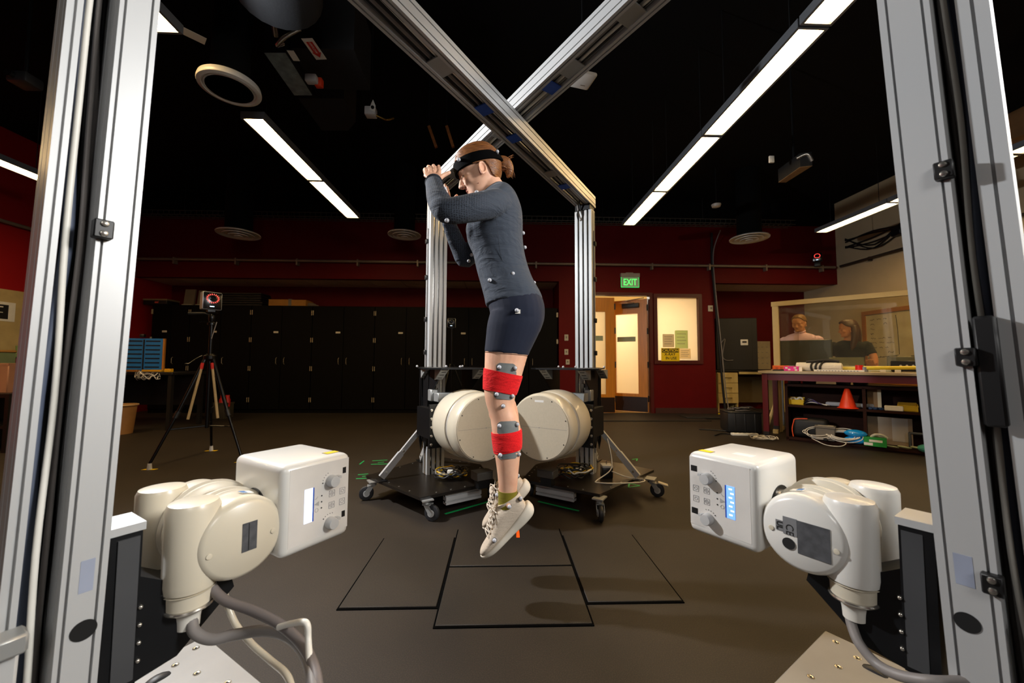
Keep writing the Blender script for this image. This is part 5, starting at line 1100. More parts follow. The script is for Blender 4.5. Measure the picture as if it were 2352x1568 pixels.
hd = MB().lathe([(.036, 0), (.036, .02), (.022, .03), (.03, .06), (.03, .1), (.018, .12)], (0, 0, 1.34), (0, 0, 2), 16).build('pan_head', TB, t); MB().tube([(0, 0, 1.44), (-.06, -.03, 1.455), (-.17, -.08, 1.445)], [.008, .016], 8).build('pan_handle', BLACKP, hd); MB().tube([(0, 0, 1.36), (-.06, -.02, 1.37), (-.1, -.03, 1.365)], .006, 6).build('tilt_lever', TB, hd); MB().tube([(.05, 0, 1.37), (.02, -.02, 1.2)], .004, 6).build('cable_tie', GREYC, hd)
MB().bb(-.04, .04, -.03, .03, 1.455, 1.47).build('head_plate', TB, hd)
a0 = Vector((0, 0, 0)); c = thing('motion_capture_camera', 'square camera with red ring of lights on the tall tripod', 'camera', TC+Vector((0, 0, 1.585)), R(50)); mocap(c, Matrix.Identity(4), LED); MB().bb(-.03, .03, .02, .08, -.115, -.09).build('mount_foot', TB, c)
p = at(1037, 741, 6.3); c = thing('motion_capture_camera', 'small square camera with unlit grey ring behind the left column', 'camera', p, R(5)); mocap(c, Matrix.Scale(.82, 4), LEDG)
t = thing('camera_tripod', 'dim slim black tripod behind the left column holding the unlit camera', 'tripod', (p.x, p.y+.05, 0)); MB().cyl((0, 0, .5), (0, 0, p.z-.075), .016, n=10).build('centre_column', TB, t)
for a in (0, 2.1, 4.2): MB().cyl((.03*math.cos(a), .03*math.sin(a), .95), (.4*math.cos(a), .4*math.sin(a), 0), .014, n=8).build('leg', TB, t)
MB().bb(-.03, .03, -.03, .03, p.z-.09, p.z-.075).build('head_plate', TB, t)
p = at(1877, 590, WY-.22); c = thing('motion_capture_camera', 'dark camera with orange-red ring clamped to the conduit above the glass partition', 'camera', p, R(-40)); mocap(c, Matrix.Scale(.95, 4), LED, shell=BLACKP); MB().tube([(0, .1, -.08), (0, .13, -.16), (0, .16, -.10)], .012, 8).build('clamp_arm', TB, c); MB().rbox((0, .1, -.13), (.1, .08, .08), .01).build('clamp', BLACKP, c)
# small things behind the tripod
t = thing('storage_crate', 'dull crate with red-topped bottles on the floor behind the tripod legs', 'crate', (at(505, 950, 6.9).x, 6.9, 0)); MB().rbox((0, 0, .13), (.3, .25, .26), .01).build('crate', mat('olive brown crate', '#3a3324', .7), t); MB().bb(-.155, .155, -.13, .13, .24, .27).build('rim', mat('olive brown crate', '#3a3324'), t)
for k in range(2): MB().lathe([(.04, 0), (.045, .12), (.03, .15), (.03, .2)], (.03+k*.09, 0, .2), (.03+k*.09, 0, 1), 14).build('red_cap', mat('red plastic', '#b51e1a', .4), t)
# ================================================================== left side: desk with blue organiser, bin, wall board
t = thing('work_desk', 'dark desk in the back left corner carrying the blue slotted board', 'desk', (-5.4, 6.0, 0)); DK = mat('black desk laminate', '#120f0d', .5)
MB().rbox((0, 0, .80), (1.5, .65, .04), .006, 1).build('desk_top', DK, t)
for sx in (-1, 1):
    for sy in (-1, 1): MB().bb(sx*.7-.025, sx*.7+.025, sy*.28-.025, sy*.28+.025, 0, .78).build('leg', DK, t)
MB().bb(-.7, .7, .26, .28, .3, .78).build('modesty_panel', DK, t)
q = at(329, 815, 6.0); t = thing('slotted_board', 'bright blue square board with six rows of black slots, back left', 'board', (q.x, 6.0, .82), R(8)); BLUB = mat('bright blue board', '#1668ad', .5, 0, .06)
MB().rbox((0, .02, .25), (.50, .03, .50), .006, 1).build('board', BLUB, t)
for k in range(7): 
    for sx in (-1, 1): MB().bb(sx*.12-.095, sx*.12+.095, .0, .006, .06+k*.065, .078+k*.065).build('slot', BLACKP, t)
MB().bb(-.008, .008, -.002, .006, .02, .48).build('centre_bar', BLACKP, t); MB().bb(.252, .275, .0, .03, .0, .5).build('wood_edge', mat('orange wood edge', '#a86a1c', .6), t); MB().rbox((-.02, .0, .54), (.06, .05, .05), .01).build('clip', BLACKP, t); MB().bb(-.2, .2, -.02, .12, 0, .012).build('stand', DK, t)
t = thing('level_tool', 'yellow bar tool lying on the desk before the blue board', 'tool', (at(350, 873, 5.75).x, 5.75, .82)); MB().rbox((0, 0, .02), (.28, .05, .03), .004, 1).build('bar', mat('yellow tool', '#c79212', .5), t); MB().rbox((-.2, -.1, .02), (.18, .06, .03), .004, 1).build('grip', mat('brown tool', '#8a5a1a', .5), t); MB().rbox((.24, -.02, .025), (.09, .06, .05), .006, 1).build('head', mat('yellow tool', '#c79212'), t)
t = tangle('cable_tangle', 'thin pale wires dangling from the desk edge under the blue board', (at(345, 885, 5.68).x, 5.63, .7), .13, 5, [GREYC, WHITEC, GREYC], .12)
t = thing('waste_bin', 'tan tapered waste bin on the floor, half behind the left post', 'bin', (at(278, 980, 5.45).x, 5.45, 0)); MB().lathe([(.12, 0), (.15, .36), (.165, .375), (.165, .39), (.14, .39), (.11, .03)], (0, 0, 0), (0, 0, 1), 24).build('bin', mat('tan bin', '#9c7040', .6), t); MB().torus((0, 0, .385), (0, 0, 1), .16, .008).build('rim', mat('pale bin rim', '#b89a70', .6), t)
t = thing('wall_board', 'beige board with black notice on the red left wall, left edge', 'board', (XL, 5.7, 1.2)); MB().bb(.002, .03, -1.2, 1.0, -.1, .78).build('panel', mat('beige board', '#b59f6c', .6), t); MB().bb(.03, .036, -.5, .06, .33, .60).build('notice', PAPER, t); n_ = MB().bb(.036, .039, -.5, -.02, .36, .56).build('black_poster', INK, t)
for k in range(3): MB().bb(.039, .0395, -.4, -.08-.1*(k > 1), .52-.045*k-.03*(k > 0), .53-.045*k-.03*(k > 0)+.006*(k == 0)).build('print_line', PAPER, n_)
t = thing('side_counter', 'dark counter along the left wall below the beige board', 'counter', (XL+.4, 5.4, 0)); MB().bb(-.38, .4, -1.3, .9, .0, .72).build('base', DK, t); MB().rbox((0, -.2, .74), (.79, 2.3, .04), .005, 1).build('counter_top', DK, t); MB().bb(.4, .41, -1.2, .8, .1, .68).build('front_panel', DK, t)
t = thing('storage_box', 'sage green box with tan lid on the side counter, left edge', 'box', (XL+.5, 5.15, .76)); MB().rbox((0, 0, .17), (.3, .3, .30), .008, 1).build('box', mat('sage plastic', '#6d7a58', .5), t); MB().rbox((0, 0, .335), (.31, .31, .03), .008, 1).build('lid', mat('tan lid', '#a5763a', .5), t)
t = thing('jug', 'translucent green jug with dark base beside the sage box', 'jug', (XL+.45, 5.6, .76)); MB().lathe([(.13, 0), (.12, .05), (.1, .24), (.12, .26)], (0, 0, 0), (0, 0, 1), 20).build('base', mat('dark green base', '#123018', .5), t); MB().lathe([(.12, .26), (.11, .28), (.12, .42), (.1, .42), (.1, .28)], (0, 0, 0), (0, 0, 1), 20).build('jug', mat('pale green plastic', '#6f9a5c', .3), t); MB().torus((0, 0, .27), (0, 0, 1), .12, .012).build('ring', mat('bright green ring', '#5cab4a', .4), t)
t = thing('carton', 'pinkish brown carton on a low shelf at the left edge', 'carton', (-5.62, 4.62, .62)); MB().rbox((0, 0, .16), (.5, .4, .32), .008, 1).build('carton', mat('pinkish cardboard', '#a9785c', .8), t); MB().bb(-.252, .252, -.202, .202, .3, .325).build('lid', mat('pinkish cardboard', '#a9785c'), t)
t = thing('low_shelf', 'dark low shelf under the pinkish carton', 'shelf', (-5.62, 4.62, 0)); MB().bb(-.4, .4, -.3, .3, .58, .62).build('shelf_board', DK, t)
for sx in (-1, 1): MB().bb(sx*.38-.02, sx*.38+.02, -.3, .3, 0, .58).build('side', DK, t)
MB().bb(-.36, .36, -.3, .3, .25, .28).build('shelf_board', DK, t)

# ================================================================== door-side signs and plates
p = at(1447, 648, WY-.03); t = thing('exit_sign', 'glowing green exit sign above the ajar door', 'sign', (p.x, WY-.001, p.z)); w_, h_ = .355, .20
MB().bb(-w_/2-.01, w_/2+.01, -.06, 0, h_/2-.0, h_/2+.075).build('housing', mat('grey sign housing', '#9a938a', .5), t); MB().bb(-.08, .06, -.05, 0, h_/2+.075, h_/2+.09).build('canopy', mat('grey sign housing', '#9a938a'), t)
e = MB().bb(-w_/2, w_/2, -.035, -.025, -h_/2, h_/2).build('acrylic_panel', mat('edge-lit acrylic', '#9a9a88', .2, emit='#6a8a60', estr=.25), t)
GRN = mat('lit green letters', '#70ff80', .4, emit='#4cff6a', estr=.9)
text('exit_letters', 'EXIT', .185, GRN, e, frame((0, -.0365, -.005), (1, 0, 0), (0, -1, 0)), .001, sx=.72, bold=.001)
for (a, b_, c_, d_) in ((-w_/2, w_/2, -h_/2-.004, -h_/2+.006), (w_/2-.004, w_/2+.003, -h_/2, h_/2), (-w_/2-.003, -w_/2+.004, -h_/2, h_/2)): MB().bb(a, b_, -.038, -.024, c_, d_).build('lit_edge', mat('lit green edge', '#38d060', .4, emit='#2fd060', estr=.8), e)
p = at(1540, 814, WY-.04); t = thing('caution_sign', 'yellow and black x-ray caution sign at the lower corner of the side window', 'sign', (p.x, WY-.036, p.z)); MB().rbox((0, 0, 0), (.365, .006, .255), .002, 1).build('sign_board', mat('safety yellow', '#f0cf10', .5), t)
k = MB().bb(-.165, .165, -.0045, -.003, .04, .118).build('black_band', INK, t)
TY = mat('safety yellow', '#f0cf10')
text('caution_letters', 'CAUTION', .074, TY, t, frame((0, -.0052, .079), (1, 0, 0), (0, -1, 0)), .0005, sx=.95, bold=.0022)
text('warning_letters', 'X-RAY', .074, INK, t, frame((-.01, -.0042, .002), (1, 0, 0), (0, -1, 0)), .0005, bold=.0015); text('warning_letters', 'IN USE', .074, INK, t, frame((.012, -.0042, -.072), (1, 0, 0), (0, -1, 0)), .0005, bold=.0015)
for (px, py, w_, h_, m_, lb) in ((1536, 782, .23, .26, frost_mat('grey printed sheet', '#d2cec2'), 'grey printed sheet taped inside the side window above the caution sign'), (1566, 779, .26, .36, frost_mat('pale green sheet', '#d2e0bc'), 'pale green sheet taped inside the side window'), (1574, 812, .23, .20, frost_mat('cream notice film', '#f0e8d4'), 'small cream notice right of the caution sign')):
    p = at(px, py, WY+.03); t = thing('paper_notice', lb, 'paper', (p.x, WY+.046, p.z)); MB().bb(-w_/2, w_/2, -.002, .001, -h_/2, h_/2).build('sheet', m_, t)
    for k in range(4): MB().bb(-w_*.36, w_*(.36-.1*(k % 2)), -.0026, -.0021, h_*(.3-.18*k)-.004, h_*(.3-.18*k)+.004).build('print_line', TEXT_G, t)
PL = mat('switch plate', '#b9b2a0', .5)
for (px, py, w_, h_, lb, nm, yy) in ((1632, 708, .10, .12, 'grey push-plate switch on the red pillar right of the side window', 'wall_switch', WY), (1301, 775, .075, .12, 'upper white switch plate on the red wall left of the right column', 'wall_switch', WY), (1301, 808, .075, .11, 'lower dull switch plate on the red wall left of the right column', 'wall_switch', WY), (1304, 831, .075, .10, 'lowest wall socket with yellowed plate left of the right column', 'wall_socket', WY)):
    p = at(px, py, yy-.01); t = thing(nm, lb, 'switch' if 'switch' in nm else 'socket', (p.x, yy-.001, p.z)); MB().rbox((0, -.006, 0), (w_, .012, h_), .004, 1).build('plate', PL, t); MB().rbox((.012 if px > 1600 else 0, -.016, .005), (w_*.35, .012, h_*.35), .003, 1).build('button', mat('switch plate dark', '#7a7568', .5), t)
hose('black cable bundle running down the corner of the red pillar', [Vector((PX1-.03, WY-.03, 3.6)), Vector((PX1-.04, WY-.03, 2.9)), Vector((PX1-.01, WY-.03, 2.5)), Vector((PX1+.04, WY-.05, 1.5)), Vector((PX1+.1, WY-.05, .6)), Vector((PX1+.14, WY-.06, .02))], .022, RUBB, 8)
hose('thin grey cable draped from the ceiling down the red pillar', [Vector((PX1+.05, WY-.2, 3.6)), Vector((PX1-.03, WY-.08, 3.2)), Vector((PX1-.02, WY-.08, 2.6)), Vector((PX1+.06, WY-.09, 1.5)), Vector((PX1+.13, WY-.10, .5)), Vector((PX1+.18, WY-.12, .02))], .01, GREYC, 6)

# ================================================================== right alcove: desk, drawers, flight case
CRM = mat('cream desk laminate', '#b9a367', .5, 0, .06)
t = thing('drawer_unit', 'cream three-drawer unit in the right alcove', 'drawers', (at(1673, 900, 7.75).x, 7.75, 0)); W_ = .42
MB().bb(-W_/2, W_/2, .02, .5, .18, .80).build('carcass', CRM, t); MB().bb(-W_/2, -W_/2+.03, .02, .5, 0, .18).bb(W_/2-.03, W_/2, .02, .5, 0, .18).build('plinth', CRM, t)
for k in range(3): d = MB().rbox((0, .01, .28+k*.205), (W_-.01, .02, .195), .003, 1).build('drawer', CRM, t); MB().tube([(-.07, 0, .28+k*.205), (-.06, -.025, .29+k*.205), (.06, -.025, .29+k*.205), (.07, 0, .28+k*.205)], .006, 6).build('pull', mat('dull brass pull', '#6a5a2a', .4, .4), d)
t = thing('alcove_desk', 'dark-topped desk with cream apron in the right alcove', 'desk', (at(1720, 850, 7.75).x, 7.75, 0)); MB().rbox((0, .3, .835), (1.55, .62, .035), .005, 1).build('desk_top', DK, t); MB().bb(-.2, .74, .0, .02, .77, .815).build('apron', CRM, t); MB().bb(.70, .74, .02, .55, 0, .80).bb(-.74, -.70, .02, .55, 0, .80).build('side_panel', CRM, t); MB().bb(-.2, .7, .5, .52, .15, .7).build('back_panel', mat('tan back panel', '#5a4a2c', .6), t)
p = at(1703, 790, 7.7); t = thing('flight_case', 'large black flight case with a white recessed handle, right alcove', 'case', (p.x, 8.0, .853), R(-12)); MB().rbox((-.02, 0, .53), (.78, .55, 1.06), .01, 1).build('case_body', mat('black flight case', '#050505', .55), t); MB().rbox((.12, -.28, .56), (.14, .02, .12), .01, 2).build('handle_dish', PAPER, t); MB().bb(.08, .16, -.295, -.288, .55, .585).build('handle_grip', BLACKP, t); MB().bb(.27, .28, -.278, -.27, 0, 1.0).build('lid_seam', BLACKP, t)
MB().tube([(-.32, -.3, .55), (-.26, -.34, .62), (-.31, -.33, .3), (-.24, -.3, .2), (-.1, -.29, .2)], .008, 6, None, 6).build('loose_cable', GREYC, t)
for k in range(4): MB().cyl((-.3+k*.18, -.2, -.02), (-.3+k*.18, -.2, 0), .02, n=8).build('case_foot', BLACKP, t)
p = at(1773, 825, 8.1); t = thing('paper_chart', 'pale chart with rows of marks leaning at the right alcove wall', 'chart', (p.x, AY-.02, .87)); MB().box((0, 0, .3), (.36, .012, .62)).build('sheet', mat('pale chart', '#a79a80', .7), t)
for i in range(3):
    for j in range(4): MB().box((-.1+i*.1, -.008, .12+j*.12), (.04, .003, .012)).build('mark', TEXT_G, t)
t = thing('tool_case', 'black ribbed plastic case on the floor beside the maroon bench leg', 'case', (at(1716, 990, 5.4).x, 5.55, 0), R(-12)); MB().rbox((0, 0, .15), (.44, .34, .27), .02, 2).build('case_body', mat('charcoal plastic', '#1c1d1f', .45), t)
for k in range(3): MB().rbox((-.13+k*.13, -.172, .15), (.02, .012, .25), .004, 1).build('rib', mat('charcoal plastic', '#1c1d1f'), t)
MB().rbox((0, 0, .29), (.45, .35, .03), .012, 1).build('lid', mat('charcoal plastic', '#1c1d1f'), t)
for sx in (-1, 1):
    for sy in (-1, 1): MB().cyl((sx*.16, sy*.12, 0), (sx*.16, sy*.12, .02), .02, n=8).build('foot', BLACKP, t)
tangle('cable_tangle', 'dark cables heaped on the black ribbed case', (at(1716, 945, 5.4).x, 5.55, .305), .15, 6, [RUBB, GREYC, RUBB], .02)
t = thing('power_strip', 'white power strip on the floor before the black ribbed case', 'power strip', (at(1712, 1000, 5.2).x, 5.22, 0), R(-8)); MB().rbox((0, 0, .02), (.34, .06, .035), .01, 2).build('strip', PAPER, t)
for k in range(5): MB().bb(-.13+k*.06, -.10+k*.06, -.012, .012, .0375, .039).build('socket', TEXT_G, t)
tangle('cable_tangle', 'white cables coiled round the foot of the maroon bench leg', (3.40, 4.93, 0.0), .15, 6, [WHITEC, GREYC, WHITEC], .03)
t = thing('yellow_wedge', 'yellow flat plate on the floor below the cream drawers', 'plate', (at(1672, 952, 7.3).x, 7.3, 0)); MB().prism([(-.18, -.1, 0), (.2, -.1, 0), (.2, .12, .0), (-.12, .12, 0)], (0, 0, .03)).build('plate', mat('safety yellow', '#f0cf10'), t); MB().bb(-.1, .15, -.05, .06, .03, .045).build('grip_pad', mat('dark yellow', '#a58a10', .6), t)
o = MB().rbox((at(1640, 960, 6.9).x, 6.95, .02), (1.1, .35, .04), .01, 1).build('cable_ramp', mat('dark ramp rubber', '#15110e', .7)); tag(root_at(o, (at(1640, 960, 6.9).x, 6.95, 0)), 'dark rubber cable ramp on the floor at the red pillar corner', 'cable ramp')
hose('grey extension cord snaking over the floor behind the right tube box', [Vector((x, y, .01)) for x, y in ((2.9, 5.2), (3.1, 5.35), (3.3, 5.25), (3.45, 5.4), (3.2, 5.6), (2.95, 5.7))], .008, RUBB, 6)

# ================================================================== bench, shelf, partition (all at 45 degrees to the room)
BO = Vector((3.47, 4.99, 0)); BD = Vector((.70, -.714, 0)).normalized(); BN = Vector((.714, .70, 0)).normalized(); RZB = math.atan2(BD.y, BD.x); C0 = BO.dot(BN)
def bpt(px, d, z=None, py=None):
    r = at(px, 838, 1.0); v = Vector((r.x, 1.0, 0)); k = (C0+d)/v.dot(BN); w = v*k
    return Vector((w.x, w.y, z if z is not None else at(px, py, w.y).z))
def bl(px, d): return (bpt(px, d, 0)-BO).dot(BD)
MAR = mat('maroon bench steel', '#5e0f1e', .45, 0, .06); TOPM = mat('pale grey laminate top', '#a99a80', .4)
BL = bl(2175, 0)
t = thing('work_bench', 'workbench with pale top and maroon steel legs before the glass partition', 'bench', BO, RZB)
MB().rbox((BL/2-.02, .36, .868), (BL+.1, .76, .035), .005, 1).build('bench_top', TOPM, t)
for (x, y) in ((0, .03), (0, .68), (BL-.03, .03), (BL-.03, .68)): l_ = MB().bb(x-.03, x+.03, y-.03, y+.03, .1, .85).build('leg', MAR, t); MB().bb(x-.032, x+.032, y-.032, y+.032, 0, .1).build('leg_foot', mat('blue black foot', '#1a1c24', .5), l_)
MB().bb(.03, BL-.06, .01, .05, .765, .85).build('apron', MAR, t); MB().bb(.03, BL-.06, .66, .70, .765, .85).build('apron', MAR, t)
TZ = .8855
t = thing('shelf_unit', 'low dark wood shelf unit standing under the workbench', 'shelf', bpt(1800, .10, 0), RZB); SW = mat('dark walnut veneer', '#2c150c', .65, 0, .2, 6, stretch=(1, 1, 6), spec=.12)
sx0 = bl(1800, .10); W_ = bl(2150, .10)-sx0; dv = bl(1981, .10)-sx0
for (x0, x1, z0_, z1_, nm) in ((0, .03, 0, .72, 'side'), (W_-.03, W_, 0, .72, 'side'), (dv-.015, dv+.015, .04, .70, 'divider'), (0, W_, .69, .72, 'top'), (0, W_, .02, .05, 'bottom_board'), (.03, dv-.015, .43, .455, 'shelf_board'), (dv+.015, W_-.03, .43, .455, 'shelf_board')): MB().bb(x0, x1, 0, .34, z0_, z1_).build(nm, SW, t)
MB().bb(0, W_, .34, .35, 0, .72).build('back', SW, t); MB().bb(.02, W_-.02, .02, .04, 0, .02).build('plinth', SW, t)
ZU, ZL = .455, .05
def item(name, label, cat, px, d, z, rz=0.0): return thing(name, label, cat, bpt(px, d, z), RZB+rz)
YB = mat('yellow bin plastic', '#d8b400', .4)
def parts_bin(label, px, d, z):
    t = item('parts_bin', label, 'bin', px, d, z); MB().prism([(-.075, 0, 0), (.075, 0, 0), (.075, 0, .06), (-.075, 0, .06)], (0, .006, 0)).bb(-.075, .075, .0, .14, 0, .006).bb(-.08, -.073, 0, .14, 0, .08).bb(.073, .08, 0, .14, 0, .08).bb(-.075, .075, .134, .14, 0, .09).build('bin', YB, t); MB().bb(-.084, .084, -.004, .004, .052, .064).build('rim', YB, t); return t
t = parts_bin('yellow parts bin holding white tape rolls, left end of the upper shelf', 1825, .18, ZU)
for (x, z_) in ((-.035, .055), (.035, .06)): MB().torus((x, .07, z_), (.2, -1, .1), .026, .012, 20, 8).build('tape_roll', PAPER, t)
t = item('cable_bunch', 'bunch of white and purple cables on the upper shelf beside the yellow bin', 'cables', 1868, .2, ZU)
for k in range(6): MB().tube([(-.1+random.uniform(-.02, .02), random.uniform(-.05, .05), .012), (-.04, random.uniform(-.05, .05), .04+.01*k), (.05, random.uniform(-.06, .06), .03), (.14, random.uniform(-.05, .05), .012)], .006, 6, None, 5).build('cable', [WHITEC, mat('purple cable', '#4a3f78', .5), BLACKP][k % 3], t)
t = item('paper_roll', 'white paper sheets lying behind the orange cone', 'paper', 1943, .26, ZU); MB().rbox((-.02, 0, .03), (.38, .06, .05), .02, 2).build('sheets', mat('blue white paper', '#9fa6b4', .7), t); MB().cyl((.16, 0, .03), (.22, -.05, .035), .025, n=12).build('curl', mat('blue white paper', '#9fa6b4'), t)
t = item('training_cone', 'orange training cone on the upper shelf', 'cone', 1943, .14, ZU); MB().lathe([(.095, 0), (.095, .008), (.082, .012), (.02, .245), (.014, .25), (.010, .25)], (0, 0, 0), (0, 0, 1), 28).build('cone', mat('orange cone plastic', '#e03a14', .4), t); MB().lathe([(.1, 0), (.1, .005)], (0, 0, 0), (0, 0, 1), 28).build('base_rim', mat('orange cone plastic', '#e03a14'), t)
t = item('small_carton', 'small tan carton deep in the right upper shelf bay', 'carton', 2004, .28, ZU); MB().rbox((0, 0, .13), (.12, .09, .26), .004, 1).build('carton', mat('tan carton', '#8a6c4a', .8), t); MB().bb(.03, .062, -.047, .047, 0, .262).build('white_side', mat('cream side', '#cfc4a8', .7), t)
t = item('adapter_box', 'small white adapter box between blue clips and the right yellow bin', 'adapter', 2048, .14, ZU); MB().rbox((0, 0, .03), (.15, .08, .055), .006, 1).build('adapter', PAPER, t); MB().bb(-.078, -.07, -.03, .03, .01, .05).build('plug_face', TEXT_G, t)
t = item('blue_clips', 'dark blue clips on the right upper shelf', 'clips', 2008, .16, ZU)
for k in range(3): MB().rbox((-.05+k*.045, 0, .015), (.04, .04, .03), .006, 1, None, Matrix.Rotation(k, 3, 'Z')).build('clip', mat('navy clip', '#1d3558', .5), t)
parts_bin('yellow parts bin at the right end of the upper shelf', 2080, .2, ZU)
t = item('duffel_bag', 'black bag with orange piping in the lower left shelf bay', 'bag', 1848, .2, ZL); MB().rbox((.04, 0, .13), (.36, .2, .24), .05, 3).build('bag', mat('black nylon', '#0a0a0b', .6, bump=.4, bscale=25), t); MB().tube([(-.13, -.1, .01), (-.14, -.1, .1), (-.12, -.1, .2), (-.1, -.1, .23), (.02, -.1, .245)], .006, 6, None, 5).build('orange_piping', mat('orange cord', '#e8501c', .5), t)
t = item('control_box', 'grey junction box with cream lid label among white cable loops, lower shelf', 'box', 1890, .11, ZL); MB().rbox((0, 0, .08), (.18, .1, .15), .006, 1).build('box', mat('warm grey box', '#6e675c', .5), t); MB().rbox((0, 0, .165), (.2, .12, .03), .005, 1).build('lid', mat('warm grey box', '#6e675c'), t); MB().bb(-.07, .08, -.04, .04, .18, .183).build('lid_label', CREAM, t); MB().rbox((0, -.06, .02), (.04, .03, .03), .005, 1).build('gland', BLACKP, t)
t = item('cable_coil', 'white cable loops coiled round the grey junction box on the lower shelf', 'cable', 1895, .1, ZL)
for k in range(9):
    a0 = random.random()*6.28; rr = random.uniform(.09, .16); cx = random.choice((-.12, -.08, .14, .16)); tilt = random.uniform(.3, 1.2); MB().tube([(cx+rr*math.cos(a0+i*.52), -.03+rr*math.sin(a0+i*.52)*math.cos(tilt)*.5, .09+rr*math.sin(a0+i*.52)*.55*math.sin(tilt)+.0) for i in range(13)], .0045, 6, None, 4).build('loop', WHITEC, t)
MB().tube([(-.15, -.06, .02), (-.1, -.14, .01), (.0, -.2, -.02), (.12, -.18, -.02), (.17, -.1, .01), (.1, -.05, .02)], .0045, 6, None, 6).build('loop', WHITEC, t)
t = item('blue_pouches', 'two shiny bright blue pouches stacked on the lower shelf', 'pouches', 1958, .10, ZL)
for k in range(2): MB().ball((0, 0, .045+k*.075), (.105, .06, .045), None, 12, 8).build('pouch', mat('shiny blue film', '#1c90d8', .2, 0, .2, 20, bump=.6, bscale=30, coat=.5), t)
t = item('leaning_sheet', 'large pale panel leaning in the lower right shelf bay', 'panel', 2032, .30, ZL); MB().box((0, 0, .16), (.40, .012, .31)).build('panel', mat('brown grey panel', '#a08c74', .5), t); MB().box((.10, -.008, .18), (.13, .004, .26)).build('white_sheet', mat('pale sheet', '#b9b3ac', .5), t)
t = item('glove_box', 'green and white glove box on the lower right shelf', 'box', 2002, .10, ZL); MB().rbox((0, 0, .05), (.19, .1, .10), .003, 1).build('carton', mat('bright green carton', '#1c8a34', .5), t); MB().bb(-.095, -.02, -.052, -.05, .01, .04).build('white_corner', PAPER, t); MB().bb(-.05, .06, -.052, -.05, .05, .075).build('print', PAPER, t); MB().tube([(-.03, 0, .1), (0, -.02, .13), (.06, 0, .13), (.1, .02, .1)], .014, 8, None, 4).build('glove', mat('pale glove', '#c8c2b0', .5), t)
t = item('tape_loops', 'pale green tape loops on the lower right shelf', 'tape', 2068, .12, ZL); 
for k in range(3): MB().torus((-.1+k*.1, 0, .012+.008*k), (.1, .2, 1), .05, .008, 20, 6).build('loop', mat('pale green tape', '#a8b088', .6), t)
t = item('grey_frame', 'rounded grey plastic frame at the right end of the lower shelf', 'frame', 2108, .2, ZL)
MB().rbox((-.09, 0, .09), (.025, .03, .18), .008, 1).rbox((.09, 0, .09), (.025, .03, .18), .008, 1).rbox((0, 0, .17), (.2, .03, .025), .008, 1).rbox((0, 0, .0125), (.2, .03, .025), .008, 1).build('frame', mat('slate grey plastic', '#4a4e54', .4), t)
MB().bb(-.02, .02, -.02, .02, 0, .03).build('frame_foot', BLACKP, t)
t = item('teal_cloth', 'crumpled teal cloth at the right end of the lower shelf', 'cloth', 2122, .08, ZL); MB().ball((0, 0, .035), (.09, .05, .045), None, 9, 6).ball((.06, .02, .02), (.06, .04, .03), None, 7, 5).build('cloth', cloth_mat('teal cloth', '#3f8a78', .15, 300, .6), t); MB().tube([(-.05, 0, .06), (.02, -.03, .08), (.08, 0, .05)], .012, 6).build('fold', MATS.get('x') or cloth_mat('teal cloth fold', '#3f8a78', .15, 300, .6), t)
# things on the bench
t = item('keyboard', 'black keyboard at the left end of the bench', 'keyboard', 1793, .12, TZ); MB().rbox((0, 0, .008), (.17, .08, .015), .004, 1).build('case', BLACKP, t)
for k in range(6): MB().rbox((-.065+k*.026, 0, .018), (.02, .05, .006), .002, 1).build('key', BLACKP, t)
t = item('orange_box', 'orange box behind the pink box on the bench', 'box', 1793, .22, TZ); MB().rbox((0, 0, .035), (.17, .09, .07), .004, 1).build('carton', mat('orange carton', '#e06414', .5), t)
for k in range(3): MB().bb(-.05+k*.05, -.02+k*.05, -.048, -.045, .01, .05).build('print', mat('dark orange print', '#b84a10', .5), t)
t = item('pink_box', 'hot pink and white carton at the left of the bench', 'box', 1818, .12, TZ); MB().rbox((0, 0, .03), (.155, .08, .06), .003, 1).build('carton', mat('hot pink carton', '#d8148c', .5), t)
for (x, z_) in ((-.05, .04), (-.02, .02), (.04, .042), (.05, .015)): MB().box((x, -.0405, z_), (.025, .002, .018)).build('white_print', PAPER, t)
MB().bb(.078, .11, -.03, .03, 0, .05).build('carton_end', mat('pale sticker', '#e8e2d8'), t)
t = item('towel_roll', 'rolled white towel with black straps on the bench', 'towel', 1880, .2, TZ); MB().lathe([(.03, 0), (.055, .008), (.058, .05), (.055, .4), (.05, .45), (.03, .46)], (-.23, 0, .055), (1, 0, .055), 20).build('towel', cloth_mat('white terry', '#d6d0c2', .1, 300, .5), t)
for k in range(3): MB().tube([(-.06+k*.04, -.06, .01), (-.07+k*.045, -.066, .06), (-.05+k*.05, -.03, .115), (.0+k*.05, .03, .115)], .012, 6, None, 4).build('strap', RUBB, t)
MB().tube([(-.12, -.02, .118), (.0, -.02, .13), (.1, 0, .135), (.2, 0, .12)], .02, 8, None, 4).build('strap', RUBB, t)
t = item('white_ruler', 'long white printed strip lying at the bench front edge', 'strip', 1925, .05, TZ); MB().rbox((0, 0, .012), (.46, .03, .022), .003, 1).build('strip', PAPER, t)
for k in range(14): MB().bb(-.2+k*.028, -.185+k*.028, -.0165, -.015, .006, .014).build('mark', TEXT_G, t)
t = item('yellow_tube', 'pale yellow cylinder lying right of the white towel', 'tube', 1938, .3, TZ); MB().lathe([(.02, 0), (.028, .01), (.028, .24), (.02, .25)], (-.12, 0, .03), (1, 0, .03), 14).build('tube', mat('pale yellow', '#c8b850', .5), t); MB().cyl((.12, 0, .03), (.14, 0, .03), .018, n=12).build('tube_cap', mat('pale yellow', '#c8b850'), t)
